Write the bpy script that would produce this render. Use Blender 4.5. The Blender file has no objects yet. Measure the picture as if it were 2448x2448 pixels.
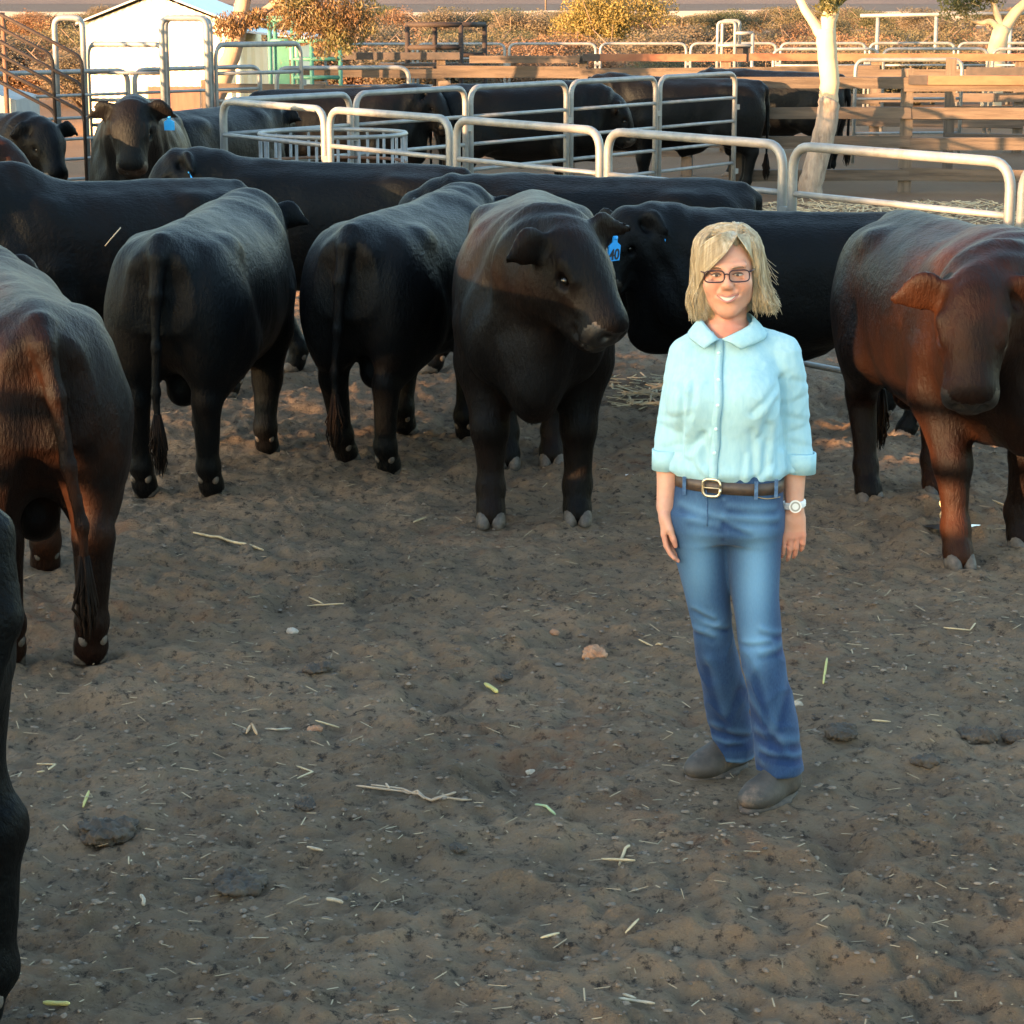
import bpy, math, random
import numpy as np
from mathutils import Vector, Matrix
R = math.radians
random.seed(7); RNG = np.random.default_rng(7)
SC = bpy.context.scene
COL = SC.collection

# ------------------------------------------------------------ camera, sky, sun, exposure
cam_data = bpy.data.cameras.new("camera")
cam = bpy.data.objects.new("camera", cam_data); COL.objects.link(cam)
cam.location = (0, 0, 2.31)
cam.rotation_euler = (R(90 - 12.80), 0, 0)
cam_data.sensor_width = 36; cam_data.lens = 36 * 2.2
cam_data.clip_start = 0.1; cam_data.clip_end = 8000
SC.camera = cam

SUN_EL, SUN_AZ = 5.0, 50.0            # elevation; degrees to the left of straight behind the camera
sun_from = Vector((-math.sin(R(SUN_AZ)) * math.cos(R(SUN_EL)), -math.cos(R(SUN_AZ)) * math.cos(R(SUN_EL)), math.sin(R(SUN_EL))))
world = bpy.data.worlds.new("World"); SC.world = world; world.use_nodes = True
wn = world.node_tree.nodes; wl = world.node_tree.links
sky = wn.new("ShaderNodeTexSky"); sky.sky_type = 'NISHITA'; sky.sun_disc = False
sky.sun_elevation = R(SUN_EL); sky.sun_rotation = math.atan2(sun_from.x, sun_from.y)
sky.air_density = 1.0; sky.dust_density = 1.1; sky.ozone_density = 1.3
bgn = wn["Background"]; bgn.inputs[1].default_value = 0.15
wl.new(sky.outputs[0], bgn.inputs[0])
sd = bpy.data.lights.new("sun", 'SUN'); sun = bpy.data.objects.new("sun", sd); COL.objects.link(sun)
sd.energy = 4.3; sd.angle = R(0.5); sd.color = (1.0, 0.53, 0.24)
sun.rotation_euler = (-sun_from).to_track_quat('-Z', 'Y').to_euler(); sun.location = (-20, -15, 12)
SC.view_settings.view_transform = 'Standard'; SC.view_settings.look = 'None'
SC.view_settings.gamma = 1.0; SC.view_settings.exposure = 3.2
SC.cycles.max_bounces = 5; SC.cycles.use_denoising = True

# ------------------------------------------------------------ small helpers
def tag(o, label=None, cat=None, group=None, kind=None):
    if label: o['label'] = label
    if cat: o['category'] = cat
    if group: o['group'] = group
    if kind: o['kind'] = kind
    return o

def empty(name, loc=(0, 0, 0), rz=0.0, scale=1.0):
    o = bpy.data.objects.new(name, None); COL.objects.link(o)
    o.location = loc; o.rotation_euler = (0, 0, rz); o.scale = (scale,) * 3
    o.empty_display_size = 0.1
    return o

def mesh_np(name, V, F, mat, smooth=True):
    """V (n,3), F (m,3|4) numpy -> mesh"""
    me = bpy.data.meshes.new(name)
    V = np.asarray(V, np.float32); F = np.asarray(F, np.int32); k = F.shape[1]
    me.vertices.add(len(V)); me.vertices.foreach_set("co", V.ravel())
    me.loops.add(F.size); me.loops.foreach_set("vertex_index", F.ravel())
    me.polygons.add(len(F))
    me.polygons.foreach_set("loop_start", np.arange(0, F.size, k, dtype=np.int32))
    me.polygons.foreach_set("loop_total", np.full(len(F), k, np.int32))
    me.polygons.foreach_set("use_smooth", np.full(len(F), smooth, bool))
    me.update(calc_edges=True); me.validate()
    if mat: me.materials.append(mat)
    return me

def link(name, me, parent=None):
    o = bpy.data.objects.new(name, me); COL.objects.link(o)
    if parent: o.parent = parent
    return o

class MB:
    """collects simple shapes, then links them as ONE mesh object"""
    def __init__(s): s.v = []; s.f = []
    def add(s, v, f):
        o = len(s.v); s.v.extend(tuple(p) for p in v); s.f.extend(tuple(i + o for i in q) for q in f)
    def box(s, c, d, rot=None, jit=0.0):
        M = rot if rot is not None else Matrix.Identity(3)
        P = []
        for x, y, z in [(-1,-1,-1),(1,-1,-1),(1,1,-1),(-1,1,-1),(-1,-1,1),(1,-1,1),(1,1,1),(-1,1,1)]:
            j = [random.uniform(-jit, jit) for _ in range(3)]
            P.append(Vector(c) + M @ Vector((x*d[0]/2+j[0], y*d[1]/2+j[1], z*d[2]/2+j[2])))
        s.add(P, [(0,3,2,1),(4,5,6,7),(0,1,5,4),(1,2,6,5),(2,3,7,6),(3,0,4,7)])
    def beam(s, a, b, w, h, up=(0,0,1), jit=0.0):
        a = Vector(a); b = Vector(b); d = b - a; L = d.length; d.normalize()
        u = Vector(up); sx = d.cross(u)
        if sx.length < 1e-4: sx = d.cross(Vector((0,1,0)))
        sx.normalize(); uz = sx.cross(d).normalized()
        s.box((a + b) / 2, (L, w, h), Matrix((d, sx, uz)).transposed(), jit)
    def tube(s, pts, r, n=8, cap=True, squash=None):
        pts = [Vector(p) for p in pts]; m = len(pts)
        rr = r if isinstance(r, (list, tuple)) else [r] * m
        T = []
        for i in range(m):
            t = (pts[min(i+1, m-1)] - pts[max(i-1, 0)])
            T.append(t.normalized() if t.length > 1e-9 else Vector((0,0,1)))
        ref = Vector((0,0,1)) if abs(T[0].z) < 0.9 else Vector((1,0,0))
        N = T[0].cross(ref).normalized(); vs = []; fs = []
        for i in range(m):
            N = (N - T[i] * N.dot(T[i])).normalized(); B = T[i].cross(N)
            for k in range(n):
                a = 2 * math.pi * k / n
                vs.append(pts[i] + (N * math.cos(a) + B * math.sin(a)) * rr[i])
        for i in range(m - 1):
            for k in range(n):
                k2 = (k + 1) % n
                fs.append((i*n+k, i*n+k2, (i+1)*n+k2, (i+1)*n+k))
        if cap:
            fs.append(tuple(range(n-1, -1, -1))); fs.append(tuple((m-1)*n + k for k in range(n)))
        s.add(vs, fs)
    def ball(s, c, r, nu=10, nv=7, rot=None):
        r = (r, r, r) if not isinstance(r, (tuple, list)) else r
        M = rot if rot is not None else Matrix.Identity(3)
        vs = [Vector(c) + M @ Vector((0, 0, r[2]))]; fs = []
        for j in range(1, nv):
            t = math.pi * j / nv
            for i in range(nu):
                p = 2 * math.pi * i / nu
                vs.append(Vector(c) + M @ Vector((r[0]*math.sin(t)*math.cos(p), r[1]*math.sin(t)*math.sin(p), r[2]*math.cos(t))))
        vs.append(Vector(c) + M @ Vector((0, 0, -r[2])))
        for i in range(nu): fs.append((0, 1+i, 1+(i+1) % nu))
        for j in range(nv-2):
            for i in range(nu):
                a = 1+j*nu+i; b = 1+j*nu+(i+1) % nu
                fs.append((a, a+nu, b+nu, b))
        l = len(vs)-1; o = 1+(nv-2)*nu
        for i in range(nu): fs.append((l, o+(i+1) % nu, o+i))
        s.add(vs, fs)
    def mesh(s, name, mat, smooth=False):
        me = bpy.data.meshes.new(name); me.from_pydata([tuple(p) for p in s.v], [], s.f)
        if smooth: me.polygons.foreach_set("use_smooth", [True] * len(me.polygons))
        me.update()
        if mat: me.materials.append(mat)
        return me
    def build(s, name, mat, parent=None, smooth=False):
        return link(name, s.mesh(name, mat, smooth), parent)

def bend(pts, rad, n=5):
    """polyline with rounded corners"""
    pts = [Vector(p) for p in pts]; out = [pts[0]]
    for i in range(1, len(pts)-1):
        a = (pts[i-1]-pts[i]).normalized(); b = (pts[i+1]-pts[i]).normalized()
        p0 = pts[i]+a*rad; p2 = pts[i]+b*rad
        for k in range(n+1):
            t = k/n; out.append(p0*(1-t)**2 + pts[i]*2*t*(1-t) + p2*t*t)
    out.append(pts[-1]); return out

def copy_tree(o, parent=None):
    c = o.copy(); COL.objects.link(c)
    if parent: c.parent = parent
    for ch in list(o.children): copy_tree(ch, c)
    return c

# ------------------------------------------------------------ procedural materials
def mat(name, base, rough=0.7, metal=0.0, c2=None, scale=8.0, detail=4.0, stretch=(1,1,1), lo=0.35, hi=0.65,
        bump=0.0, bscale=None, spec=0.5, c3=None, s3=2.0, lo3=.5, hi3=.7, sheen=0.0, sub=0.0, transl=0.0):
    m = bpy.data.materials.new(name); m.use_nodes = True
    N = m.node_tree.nodes; L = m.node_tree.links; b = N["Principled BSDF"]
    b.inputs["Roughness"].default_value = rough; b.inputs["Metallic"].default_value = metal
    b.inputs["Specular IOR Level"].default_value = spec
    b.inputs["Base Color"].default_value = (*base, 1)
    if sheen:
        b.inputs["Sheen Weight"].default_value = sheen; b.inputs["Sheen Roughness"].default_value = 0.5
    if sub:
        b.inputs["Subsurface Weight"].default_value = sub; b.inputs["Subsurface Radius"].default_value = (1, .35, .2); b.inputs["Subsurface Scale"].default_value = 0.012
    tc = N.new("ShaderNodeTexCoord"); mp = N.new("ShaderNodeMapping"); L.new(tc.outputs["Object"], mp.inputs[0])
    mp.inputs["Scale"].default_value = stretch
    def noise(sc, det):
        n = N.new("ShaderNodeTexNoise"); n.inputs["Scale"].default_value = sc; n.inputs["Detail"].default_value = det
        n.inputs["Roughness"].default_value = 0.62
        L.new(mp.outputs[0], n.inputs["Vector"]); return n
    def ramp(n, lo, hi):
        r = N.new("ShaderNodeMapRange"); r.inputs["From Min"].default_value = lo; r.inputs["From Max"].default_value = hi
        L.new(n.outputs[0], r.inputs["Value"]); return r
    col = None
    if c2:
        mx = N.new("ShaderNodeMix"); mx.data_type = 'RGBA'
        mx.inputs[6].default_value = (*base, 1); mx.inputs[7].default_value = (*c2, 1)
        L.new(ramp(noise(scale, detail), lo, hi).outputs[0], mx.inputs[0]); col = mx.outputs[2]
        if c3:
            my = N.new("ShaderNodeMix"); my.data_type = 'RGBA'; my.inputs[7].default_value = (*c3, 1)
            L.new(col, my.inputs[6]); L.new(ramp(noise(s3, 5), lo3, hi3).outputs[0], my.inputs[0]); col = my.outputs[2]
        L.new(col, b.inputs["Base Color"])
    if bump:
        bn = N.new("ShaderNodeBump"); bn.inputs["Strength"].default_value = bump; bn.inputs["Distance"].default_value = 0.01
        L.new(noise(bscale or scale, 6).outputs[0], bn.inputs["Height"]); L.new(bn.outputs[0], b.inputs["Normal"])
    if transl:
        tr = N.new("ShaderNodeBsdfTranslucent"); ms = N.new("ShaderNodeMixShader"); ms.inputs[0].default_value = transl
        if col: L.new(col, tr.inputs[0])
        else: tr.inputs[0].default_value = (*base, 1)
        out = N["Material Output"]; L.new(b.outputs[0], ms.inputs[1]); L.new(tr.outputs[0], ms.inputs[2]); L.new(ms.outputs[0], out.inputs[0])
    return m

# ------------------------------------------------------------ distance-field modelling (smooth unions -> surface nets)
def rot(yaw=0, pitch=0, roll=0):
    return np.array((Matrix.Rotation(yaw, 3, 'Z') @ Matrix.Rotation(pitch, 3, 'Y') @ Matrix.Rotation(roll, 3, 'X')))

class Field:
    def __init__(s, lo, hi, h):
        s.lo = np.array(lo, float); s.h = h
        s.n = np.ceil((np.array(hi) - s.lo) / h).astype(int) + 1
        s.d = np.full(s.n, 0.5, np.float32)
        s.ax = [(s.lo[i] + h * np.arange(s.n[i])).astype(np.float32) for i in range(3)]
    def win(s, lo, hi):
        a = np.clip(np.floor((np.array(lo) - s.lo) / s.h).astype(int), 0, s.n)
        b = np.clip(np.ceil((np.array(hi) - s.lo) / s.h).astype(int) + 1, 0, s.n)
        sl = tuple(slice(a[i], b[i]) for i in range(3))
        X, Y, Z = np.meshgrid(*[s.ax[i][sl[i]] for i in range(3)], indexing='ij', sparse=True)
        return sl, X, Y, Z
    def put(s, sl, d, k, sub=False):
        if d.size == 0: return
        a = s.d[sl]
        if sub:
            h = np.clip(0.5 - 0.5 * (a + d) / k, 0, 1); s.d[sl] = a * (1-h) - d * h + k * h * (1-h)
        else:
            h = np.clip(0.5 + 0.5 * (a - d) / k, 0, 1); s.d[sl] = a * (1-h) + d * h - k * h * (1-h)
    def cap(s, a, b, ra, rb=None, k=.03, sub=False, sq=None):
        """round cone; sq=(axis, factor) thins it along an axis"""
        rb = ra if rb is None else rb
        a = np.array(a, float); b = np.array(b, float); m = max(ra, rb) + k + 3 * s.h
        if sq and sq[1] > 1: m *= sq[1]
        sl, X, Y, Z = s.win(np.minimum(a, b) - m, np.maximum(a, b) + m)
        ba = b - a; L2 = max(ba @ ba, 1e-9)
        px, py, pz = X - a[0], Y - a[1], Z - a[2]
        t = np.clip((px*ba[0] + py*ba[1] + pz*ba[2]) / L2, 0, 1)
        qx, qy, qz = px - t*ba[0], py - t*ba[1], pz - t*ba[2]
        f = 1
        if sq:
            ax = np.array(sq[0], float); ax /= np.linalg.norm(ax); f = sq[1]
            w = (qx*ax[0] + qy*ax[1] + qz*ax[2]) * (1/f - 1)
            qx, qy, qz = qx + w*ax[0], qy + w*ax[1], qz + w*ax[2]
        d = np.sqrt(qx*qx + qy*qy + qz*qz) - (ra + (rb-ra)*t)
        s.put(sl, (d * min(f, 1)).astype(np.float32), k, sub)
    def chain(s, pts, rs, k=.03, sq=None):
        for i in range(len(pts)-1): s.cap(pts[i], pts[i+1], rs[i], rs[i+1], k, sq=sq)
    def ell(s, c, r, Rm=None, k=.03, sub=False):
        c = np.array(c, float); r = np.array(r, float); m = r.max() + k + 3*s.h
        sl, X, Y, Z = s.win(c - m, c + m)
        p = [X - c[0], Y - c[1], Z - c[2]]
        if Rm is not None:
            p = [p[0]*Rm[0, i] + p[1]*Rm[1, i] + p[2]*Rm[2, i] for i in range(3)]
        k0 = np.sqrt((p[0]/r[0])**2 + (p[1]/r[1])**2 + (p[2]/r[2])**2)
        k1 = np.sqrt((p[0]/r[0]**2)**2 + (p[1]/r[1]**2)**2 + (p[2]/r[2]**2)**2) + 1e-6
        s.put(sl, (k0 * (k0 - 1) / k1).astype(np.float32), k, sub)
    def loft(s, axis, tab, k=.05, p=2.3, yaw=0.0, sm=5):
        """tab rows: t, c1, c2, r1, r2 along an axis (0 or 2); the cross-section is a superellipse"""
        tab = np.array(tab, float); t0, t1 = tab[0, 0], tab[-1, 0]
        tt = np.linspace(t0, t1, 160); T = [np.interp(tt, tab[:, 0], tab[:, i]) for i in range(1, 5)]
        for _ in range(sm):
            for i in range(4):
                a = np.pad(T[i], 4, mode='edge'); T[i] = np.convolve(a, np.ones(9)/9, 'valid')
        o = [i for i in range(3) if i != axis]; r = max(tab[:, 3].max(), tab[:, 4].max())
        lo = np.zeros(3); hi = np.zeros(3); lo[axis] = t0 - .1; hi[axis] = t1 + .1
        for j, ax in enumerate(o):
            lo[ax] = tab[:, 1+j].min() - r - k - .05; hi[ax] = tab[:, 1+j].max() + r + k + .05
        sl, X, Y, Z = s.win(lo, hi); P = [X, Y, Z]
        ts = P[axis]; c1, c2, r1, r2 = [np.interp(ts, tt, T[i]).astype(np.float32) for i in range(4)]
        u, v = P[o[0]] - c1, P[o[1]] - c2
        if yaw:
            cy, sy = math.cos(yaw), math.sin(yaw); u, v = u*cy + v*sy, -u*sy + v*cy
        q = (np.abs(u/r1)**p + np.abs(v/r2)**p)**(1/p)
        d = (q - 1) * np.minimum(r1, r2)
        over = np.maximum(np.maximum(t0 - ts, ts - t1), 0) 
        inside = np.maximum(t0 - ts, ts - t1)
        d = np.maximum(d, inside) + 0*over
        s.put(sl, d.astype(np.float32), k)
    def cut(s, n, c, k=.004):
        """remove everything on the side n points to"""
        n = np.array(n, float); n /= np.linalg.norm(n); c = np.array(c)
        X, Y, Z = np.meshgrid(*s.ax, indexing='ij', sparse=True)
        e = (X-c[0])*n[0] + (Y-c[1])*n[1] + (Z-c[2])*n[2]
        s.d = np.maximum(s.d, e).astype(np.float32)
    def nets(s):
        d = s.d; neg = d < 0
        c = neg[:-1, :-1, :-1].astype(np.int8)
        cnt = np.zeros(tuple(s.n - 1), np.int8)
        for i in (0, 1):
            for j in (0, 1):
                for k in (0, 1):
                    cnt += neg[i:s.n[0]-1+i, j:s.n[1]-1+j, k:s.n[2]-1+k]
        act = np.argwhere((cnt > 0) & (cnt < 8))
        idx = np.full(tuple(s.n - 1), -1, np.int32); idx[tuple(act.T)] = np.arange(len(act))
        cor = [(i, j, k) for i in (0, 1) for j in (0, 1) for k in (0, 1)]
        val = np.stack([d[act[:, 0]+i, act[:, 1]+j, act[:, 2]+k] for i, j, k in cor], 1)
        acc = np.zeros((len(act), 3)); num = np.zeros(len(act))
        for a in range(8):
            for b in range(a+1, 8):
                if sum(abs(cor[a][q]-cor[b][q]) for q in range(3)) != 1: continue
                va, vb = val[:, a], val[:, b]; m = (va < 0) != (vb < 0)
                t = np.where(m, va / np.where(m, va - vb, 1), 0)
                pa, pb = np.array(cor[a], float), np.array(cor[b], float)
                acc += np.where(m[:, None], pa + t[:, None]*(pb-pa), 0); num += m
        V = (act + acc/num[:, None]) * s.h + s.lo
        F = []
        for ax in range(3):
            o1, o2 = (ax+1) % 3, (ax+2) % 3
            a = np.take(neg, range(0, s.n[ax]-1), ax); b = np.take(neg, range(1, s.n[ax]), ax)
            E = np.argwhere(a != b)
            E = E[(E[:, o1] > 0) & (E[:, o2] > 0) & (E[:, o1] < s.n[o1]-1) & (E[:, o2] < s.n[o2]-1)]
            flip = a[tuple(E.T)]
            q = []
            for (e1, e2) in ((0, 0), (-1, 0), (-1, -1), (0, -1)):
                C = E.copy(); C[:, o1] += e1; C[:, o2] += e2; q.append(idx[tuple(C.T)])
            Q = np.stack(q, 1); Q[~flip] = Q[~flip][:, ::-1]; F.append(Q)
        F = np.concatenate(F)
        # keep the largest connected surface only
        return V, F
def relax(V, F, it=2, lam=.5):
    e = np.concatenate([F[:, [0, 1]], F[:, [1, 2]], F[:, [2, 3]], F[:, [3, 0]]])
    for _ in range(it):
        acc = np.zeros_like(V); n = np.zeros(len(V))
        np.add.at(acc, e[:, 0], V[e[:, 1]]); np.add.at(n, e[:, 0], 1)
        np.add.at(acc, e[:, 1], V[e[:, 0]]); np.add.at(n, e[:, 1], 1)
        V = V + lam * (acc/np.maximum(n, 1)[:, None] - V)
    return V
def vnormals(V, F):
    n = np.cross(V[F[:, 2]] - V[F[:, 0]], V[F[:, 3]] - V[F[:, 1]])
    N = np.zeros_like(V)
    for i in range(4): np.add.at(N, F[:, i], n)
    return N / (np.linalg.norm(N, axis=1)[:, None] + 1e-12)
def vnoise2(x, y, seed=0):
    """smooth value noise on arrays"""
    xi = np.floor(x).astype(np.int64); yi = np.floor(y).astype(np.int64); fx = x - xi; fy = y - yi
    fx = fx*fx*(3-2*fx); fy = fy*fy*(3-2*fy)
    def hsh(a, b):
        n = (a*374761393 + b*668265263 + seed*1274126177) & 0xffffffff
        n = ((n ^ (n >> 13)) * 1274126177) & 0xffffffff
        return ((n ^ (n >> 16)) & 0xffff) / 65535.0
    return (hsh(xi, yi)*(1-fx) + hsh(xi+1, yi)*fx)*(1-fy) + (hsh(xi, yi+1)*(1-fx) + hsh(xi+1, yi+1)*fx)*fy - 0.5
def vnoise3(P, f, seed=0):
    z = P[:, 2]*f; zi = np.floor(z); t = z - zi; t = t*t*(3-2*t)
    out = np.zeros(len(P))
    for lay in (0, 1):
        zz = zi + lay; w = t if lay else 1-t
        out += w * vnoise2(P[:, 0]*f + zz*37.3, P[:, 1]*f + zz*17.9, seed)
    return out
# ------------------------------------------------------------ ground, plain, hills
def ground_height(x, y):
    """trampled yard: low swells, hoof pits, clods. arrays in, metres out"""
    near = np.clip((26 - y)/6, 0, 1)
    h = .05*vnoise2(x*.55, y*.55, 1) + .045*vnoise2(x*1.6 + 3, y*1.9, 2)
    wx = x + .06*vnoise2(x*5, y*5, 20); wy = y + .06*vnoise2(x*5+9, y*5, 21)
    n1 = vnoise2(wx*5.2, wy*6.0, 3); n2 = vnoise2(wx*10.5, wy*12, 4); n3 = vnoise2(wx*22, wy*24, 5); n4 = vnoise2(x*47, y*47, 6)
    cl = vnoise2(x*.9 + 7, y*.9, 11) + .5                       # where it is rougher
    h += (.020 + .030*cl)*n1 + (.020 + .028*cl)*n2 + (.016 + .024*cl)*n3 + .014*n4
    pit = np.clip(vnoise2(wx*3.3, wy*3.6, 8) - .20, 0, 1); h -= .22*pit*(.3 + .9*cl)
    ridge = 1 - np.abs(vnoise2(wx*7, wy*7.5, 9))*4; h += .010*np.clip(ridge, 0, 1)*cl
    return h*near + (1-near)*.03*vnoise2(x*.5, y*.5, 30)
def axis(segs):
    out = [segs[0][0]]
    for a, b, st in segs:
        n = max(1, int(round((b-a)/st))); out += list(a + (b-a)*(np.arange(n)+1)/n)
    return np.array(out)
gx = axis([(-4000, -400, 900), (-400, -60, 85), (-60, -12, 6), (-12, -4, .4), (-4, -2.6, .06), (-2.6, 2.9, .0135), (2.9, 4, .06), (4, 12, .4), (12, 60, 6), (60, 400, 85), (400, 4000, 900)])
gy = axis([(-400, -40, 90), (-40, 0, 4), (0, 4.2, .15), (4.2, 8.0, .0125), (8, 12.5, .018), (12.5, 18, .05), (18, 34, .25), (34, 80, 2), (80, 400, 20), (400, 4000, 400)])
X, Y = np.meshgrid(gx, gy); Z = ground_height(X, Y)
foot = np.exp(-((X-.73)**2 + (Y-6.4)**2)/.09); Z = Z*(1 - .85*foot)
V = np.stack([X, Y, Z], -1).reshape(-1, 3); nx, ny_ = len(gx), len(gy)
i = np.arange(nx-1)[None, :] + nx*np.arange(ny_-1)[:, None]
F = np.stack([i, i+1, i+1+nx, i+nx], -1).reshape(-1, 4)

def ground_material():
    m = bpy.data.materials.new("yard_soil"); m.use_nodes = True
    N = m.node_tree.nodes; L = m.node_tree.links; b = N["Principled BSDF"]; b.inputs["Roughness"].default_value = .95; b.inputs["Specular IOR Level"].default_value = .15
    tc = N.new("ShaderNodeTexCoord")
    def noise(sc, det=5, ro=.65, off=0.0):
        mp = N.new("ShaderNodeMapping"); mp.inputs["Location"].default_value = (off, off*.7, 0); L.new(tc.outputs["Object"], mp.inputs[0])
        n = N.new("ShaderNodeTexNoise"); n.inputs["Scale"].default_value = sc; n.inputs["Detail"].default_value = det; n.inputs["Roughness"].default_value = ro
        L.new(mp.outputs[0], n.inputs["Vector"]); return n.outputs[0]
    def rng(v, lo, hi, a=0.0, c=1.0):
        r = N.new("ShaderNodeMapRange"); r.inputs["From Min"].default_value = lo; r.inputs["From Max"].default_value = hi; r.inputs["To Min"].default_value = a; r.inputs["To Max"].default_value = c
        L.new(v, r.inputs["Value"]); return r.outputs[0]
    def mul(a, c):
        n = N.new("ShaderNodeMath"); n.operation = 'MULTIPLY'; L.new(a, n.inputs[0])
        if isinstance(c, float): n.inputs[1].default_value = c
        else: L.new(c, n.inputs[1])
        return n.outputs[0]
    def mix(a, c, f):
        x = N.new("ShaderNodeMix"); x.data_type = 'RGBA'; L.new(f, x.inputs[0])
        for v, k in ((a, 6), (c, 7)):
            if isinstance(v, tuple): x.inputs[k].default_value = (*v, 1)
            else: L.new(v, x.inputs[k])
        return x.outputs[2]
    c = mix((.178, .127, .083), (.272, .194, .127), rng(noise(1.3, 4), .35, .65))
    c = mix(c, (.090, .075, .057), rng(noise(4.0, 6, .7, 3), .5, .72, 0, .8))                     # damp manure
    c = mix(c, (.26, .20, .135), rng(noise(14, 6, .75, 5), .54, .74, 0, .75))                    # dry crumbs
    c = mix(c, (.040, .032, .026), rng(noise(26, 6, .78, 8), .53, .64, 0, .95))
    c = mix(c, (.36, .29, .20), rng(noise(130, 3, .7, 9), .62, .74, 0, .55))                      # chaff
    c = mix(c, (.23, .10, .05), mul(rng(noise(.75, 3, .5, 12), .56, .70), rng(noise(7, 4, .6, 14), .46, .62, 0, .6)))   # red earth showing through
    sp = N.new("ShaderNodeSeparateXYZ"); L.new(tc.outputs["Object"], sp.inputs[0])
    far = rng(sp.outputs[1], 12, 24)
    c = mix(c, mix((.13, .078, .048), (.21, .14, .085), noise(.6, 5, .6, 20)), far)
    c = mix(c, mix((.22, .145, .085), (.13, .085, .052), rng(noise(.07, 5, .6, 22), .4, .6)), rng(sp.outputs[1], 38, 80))
    c = mix(c, mix((.055, .046, .042), (.12, .09, .065), noise(.03, 6, .6, 25)), rng(sp.outputs[1], 228, 260))
    L.new(c, b.inputs["Base Color"])
    bp = N.new("ShaderNodeBump"); bp.inputs["Strength"].default_value = 1.0; bp.inputs["Distance"].default_value = .035
    L.new(noise(38, 8, .75, 2), bp.inputs["Height"]); L.new(bp.outputs[0], b.inputs["Normal"])
    return m
gr = link('ground', mesh_np('ground', V, F, ground_material()), None); tag(gr, kind='structure')
def gz(x, y): return float(ground_height(np.array([[float(x)]]), np.array([[float(y)]]))[0, 0]*(1 - .85*math.exp(-((x-.73)**2 + (y-6.4)**2)/.09)))

# far scrub plain and hills
def ridge(name, y0, depth, base, amp, f, m, seed, x0=-2200, x1=2200, n=160):
    xs = np.linspace(x0, x1, n); ts = np.linspace(0, 1, 14); X, T = np.meshgrid(xs, ts)
    top = base + amp*(vnoise2(X*f, X*0 + 2.5, seed) + .5*vnoise2(X*f*2.3, X*0, seed+1)) + amp
    Zs = -2 + top*np.sin(T*math.pi/2)**1.3 + 6*vnoise2(X*.02, T*9, seed+2)*T; Ys = y0 + depth*T
    V = np.stack([X, Ys, Zs], -1).reshape(-1, 3); i = np.arange(n-1)[None, :] + n*np.arange(13)[:, None]
    return tag(link(name, mesh_np(name, V, np.stack([i, i+1, i+1+n, i+n], -1).reshape(-1, 4), m), None), kind='structure')
ridge('hills', 1500, 500, 60, 60, .0016, mat("scrub_hills", (.050, .047, .050), 1, c2=(.085, .072, .066), scale=.02, detail=8), 4)
xs = np.linspace(-330, 330, 120); prof = [(-9, -.2), (-2, 1.0), (0, 1.25), (4, 1.25), (9, -.2)]
V = []; F = []
for j, (dy, z) in enumerate(prof):
    for i_, x in enumerate(xs): V.append((x, 220 + dy, z + (.10*math.sin(x*.07) + .08*math.sin(x*.31))*(z > 0)))
F = [(j*120+i_, j*120+i_+1, (j+1)*120+i_+1, (j+1)*120+i_) for j in range(4) for i_ in range(119)]
eb = link('earth_bank', mesh_np('earth_bank', V, F, mat("pale_earth", (.55, .40, .25), 1, c2=(.40, .27, .16), scale=.05)), None); tag(eb, kind='structure')
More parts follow.
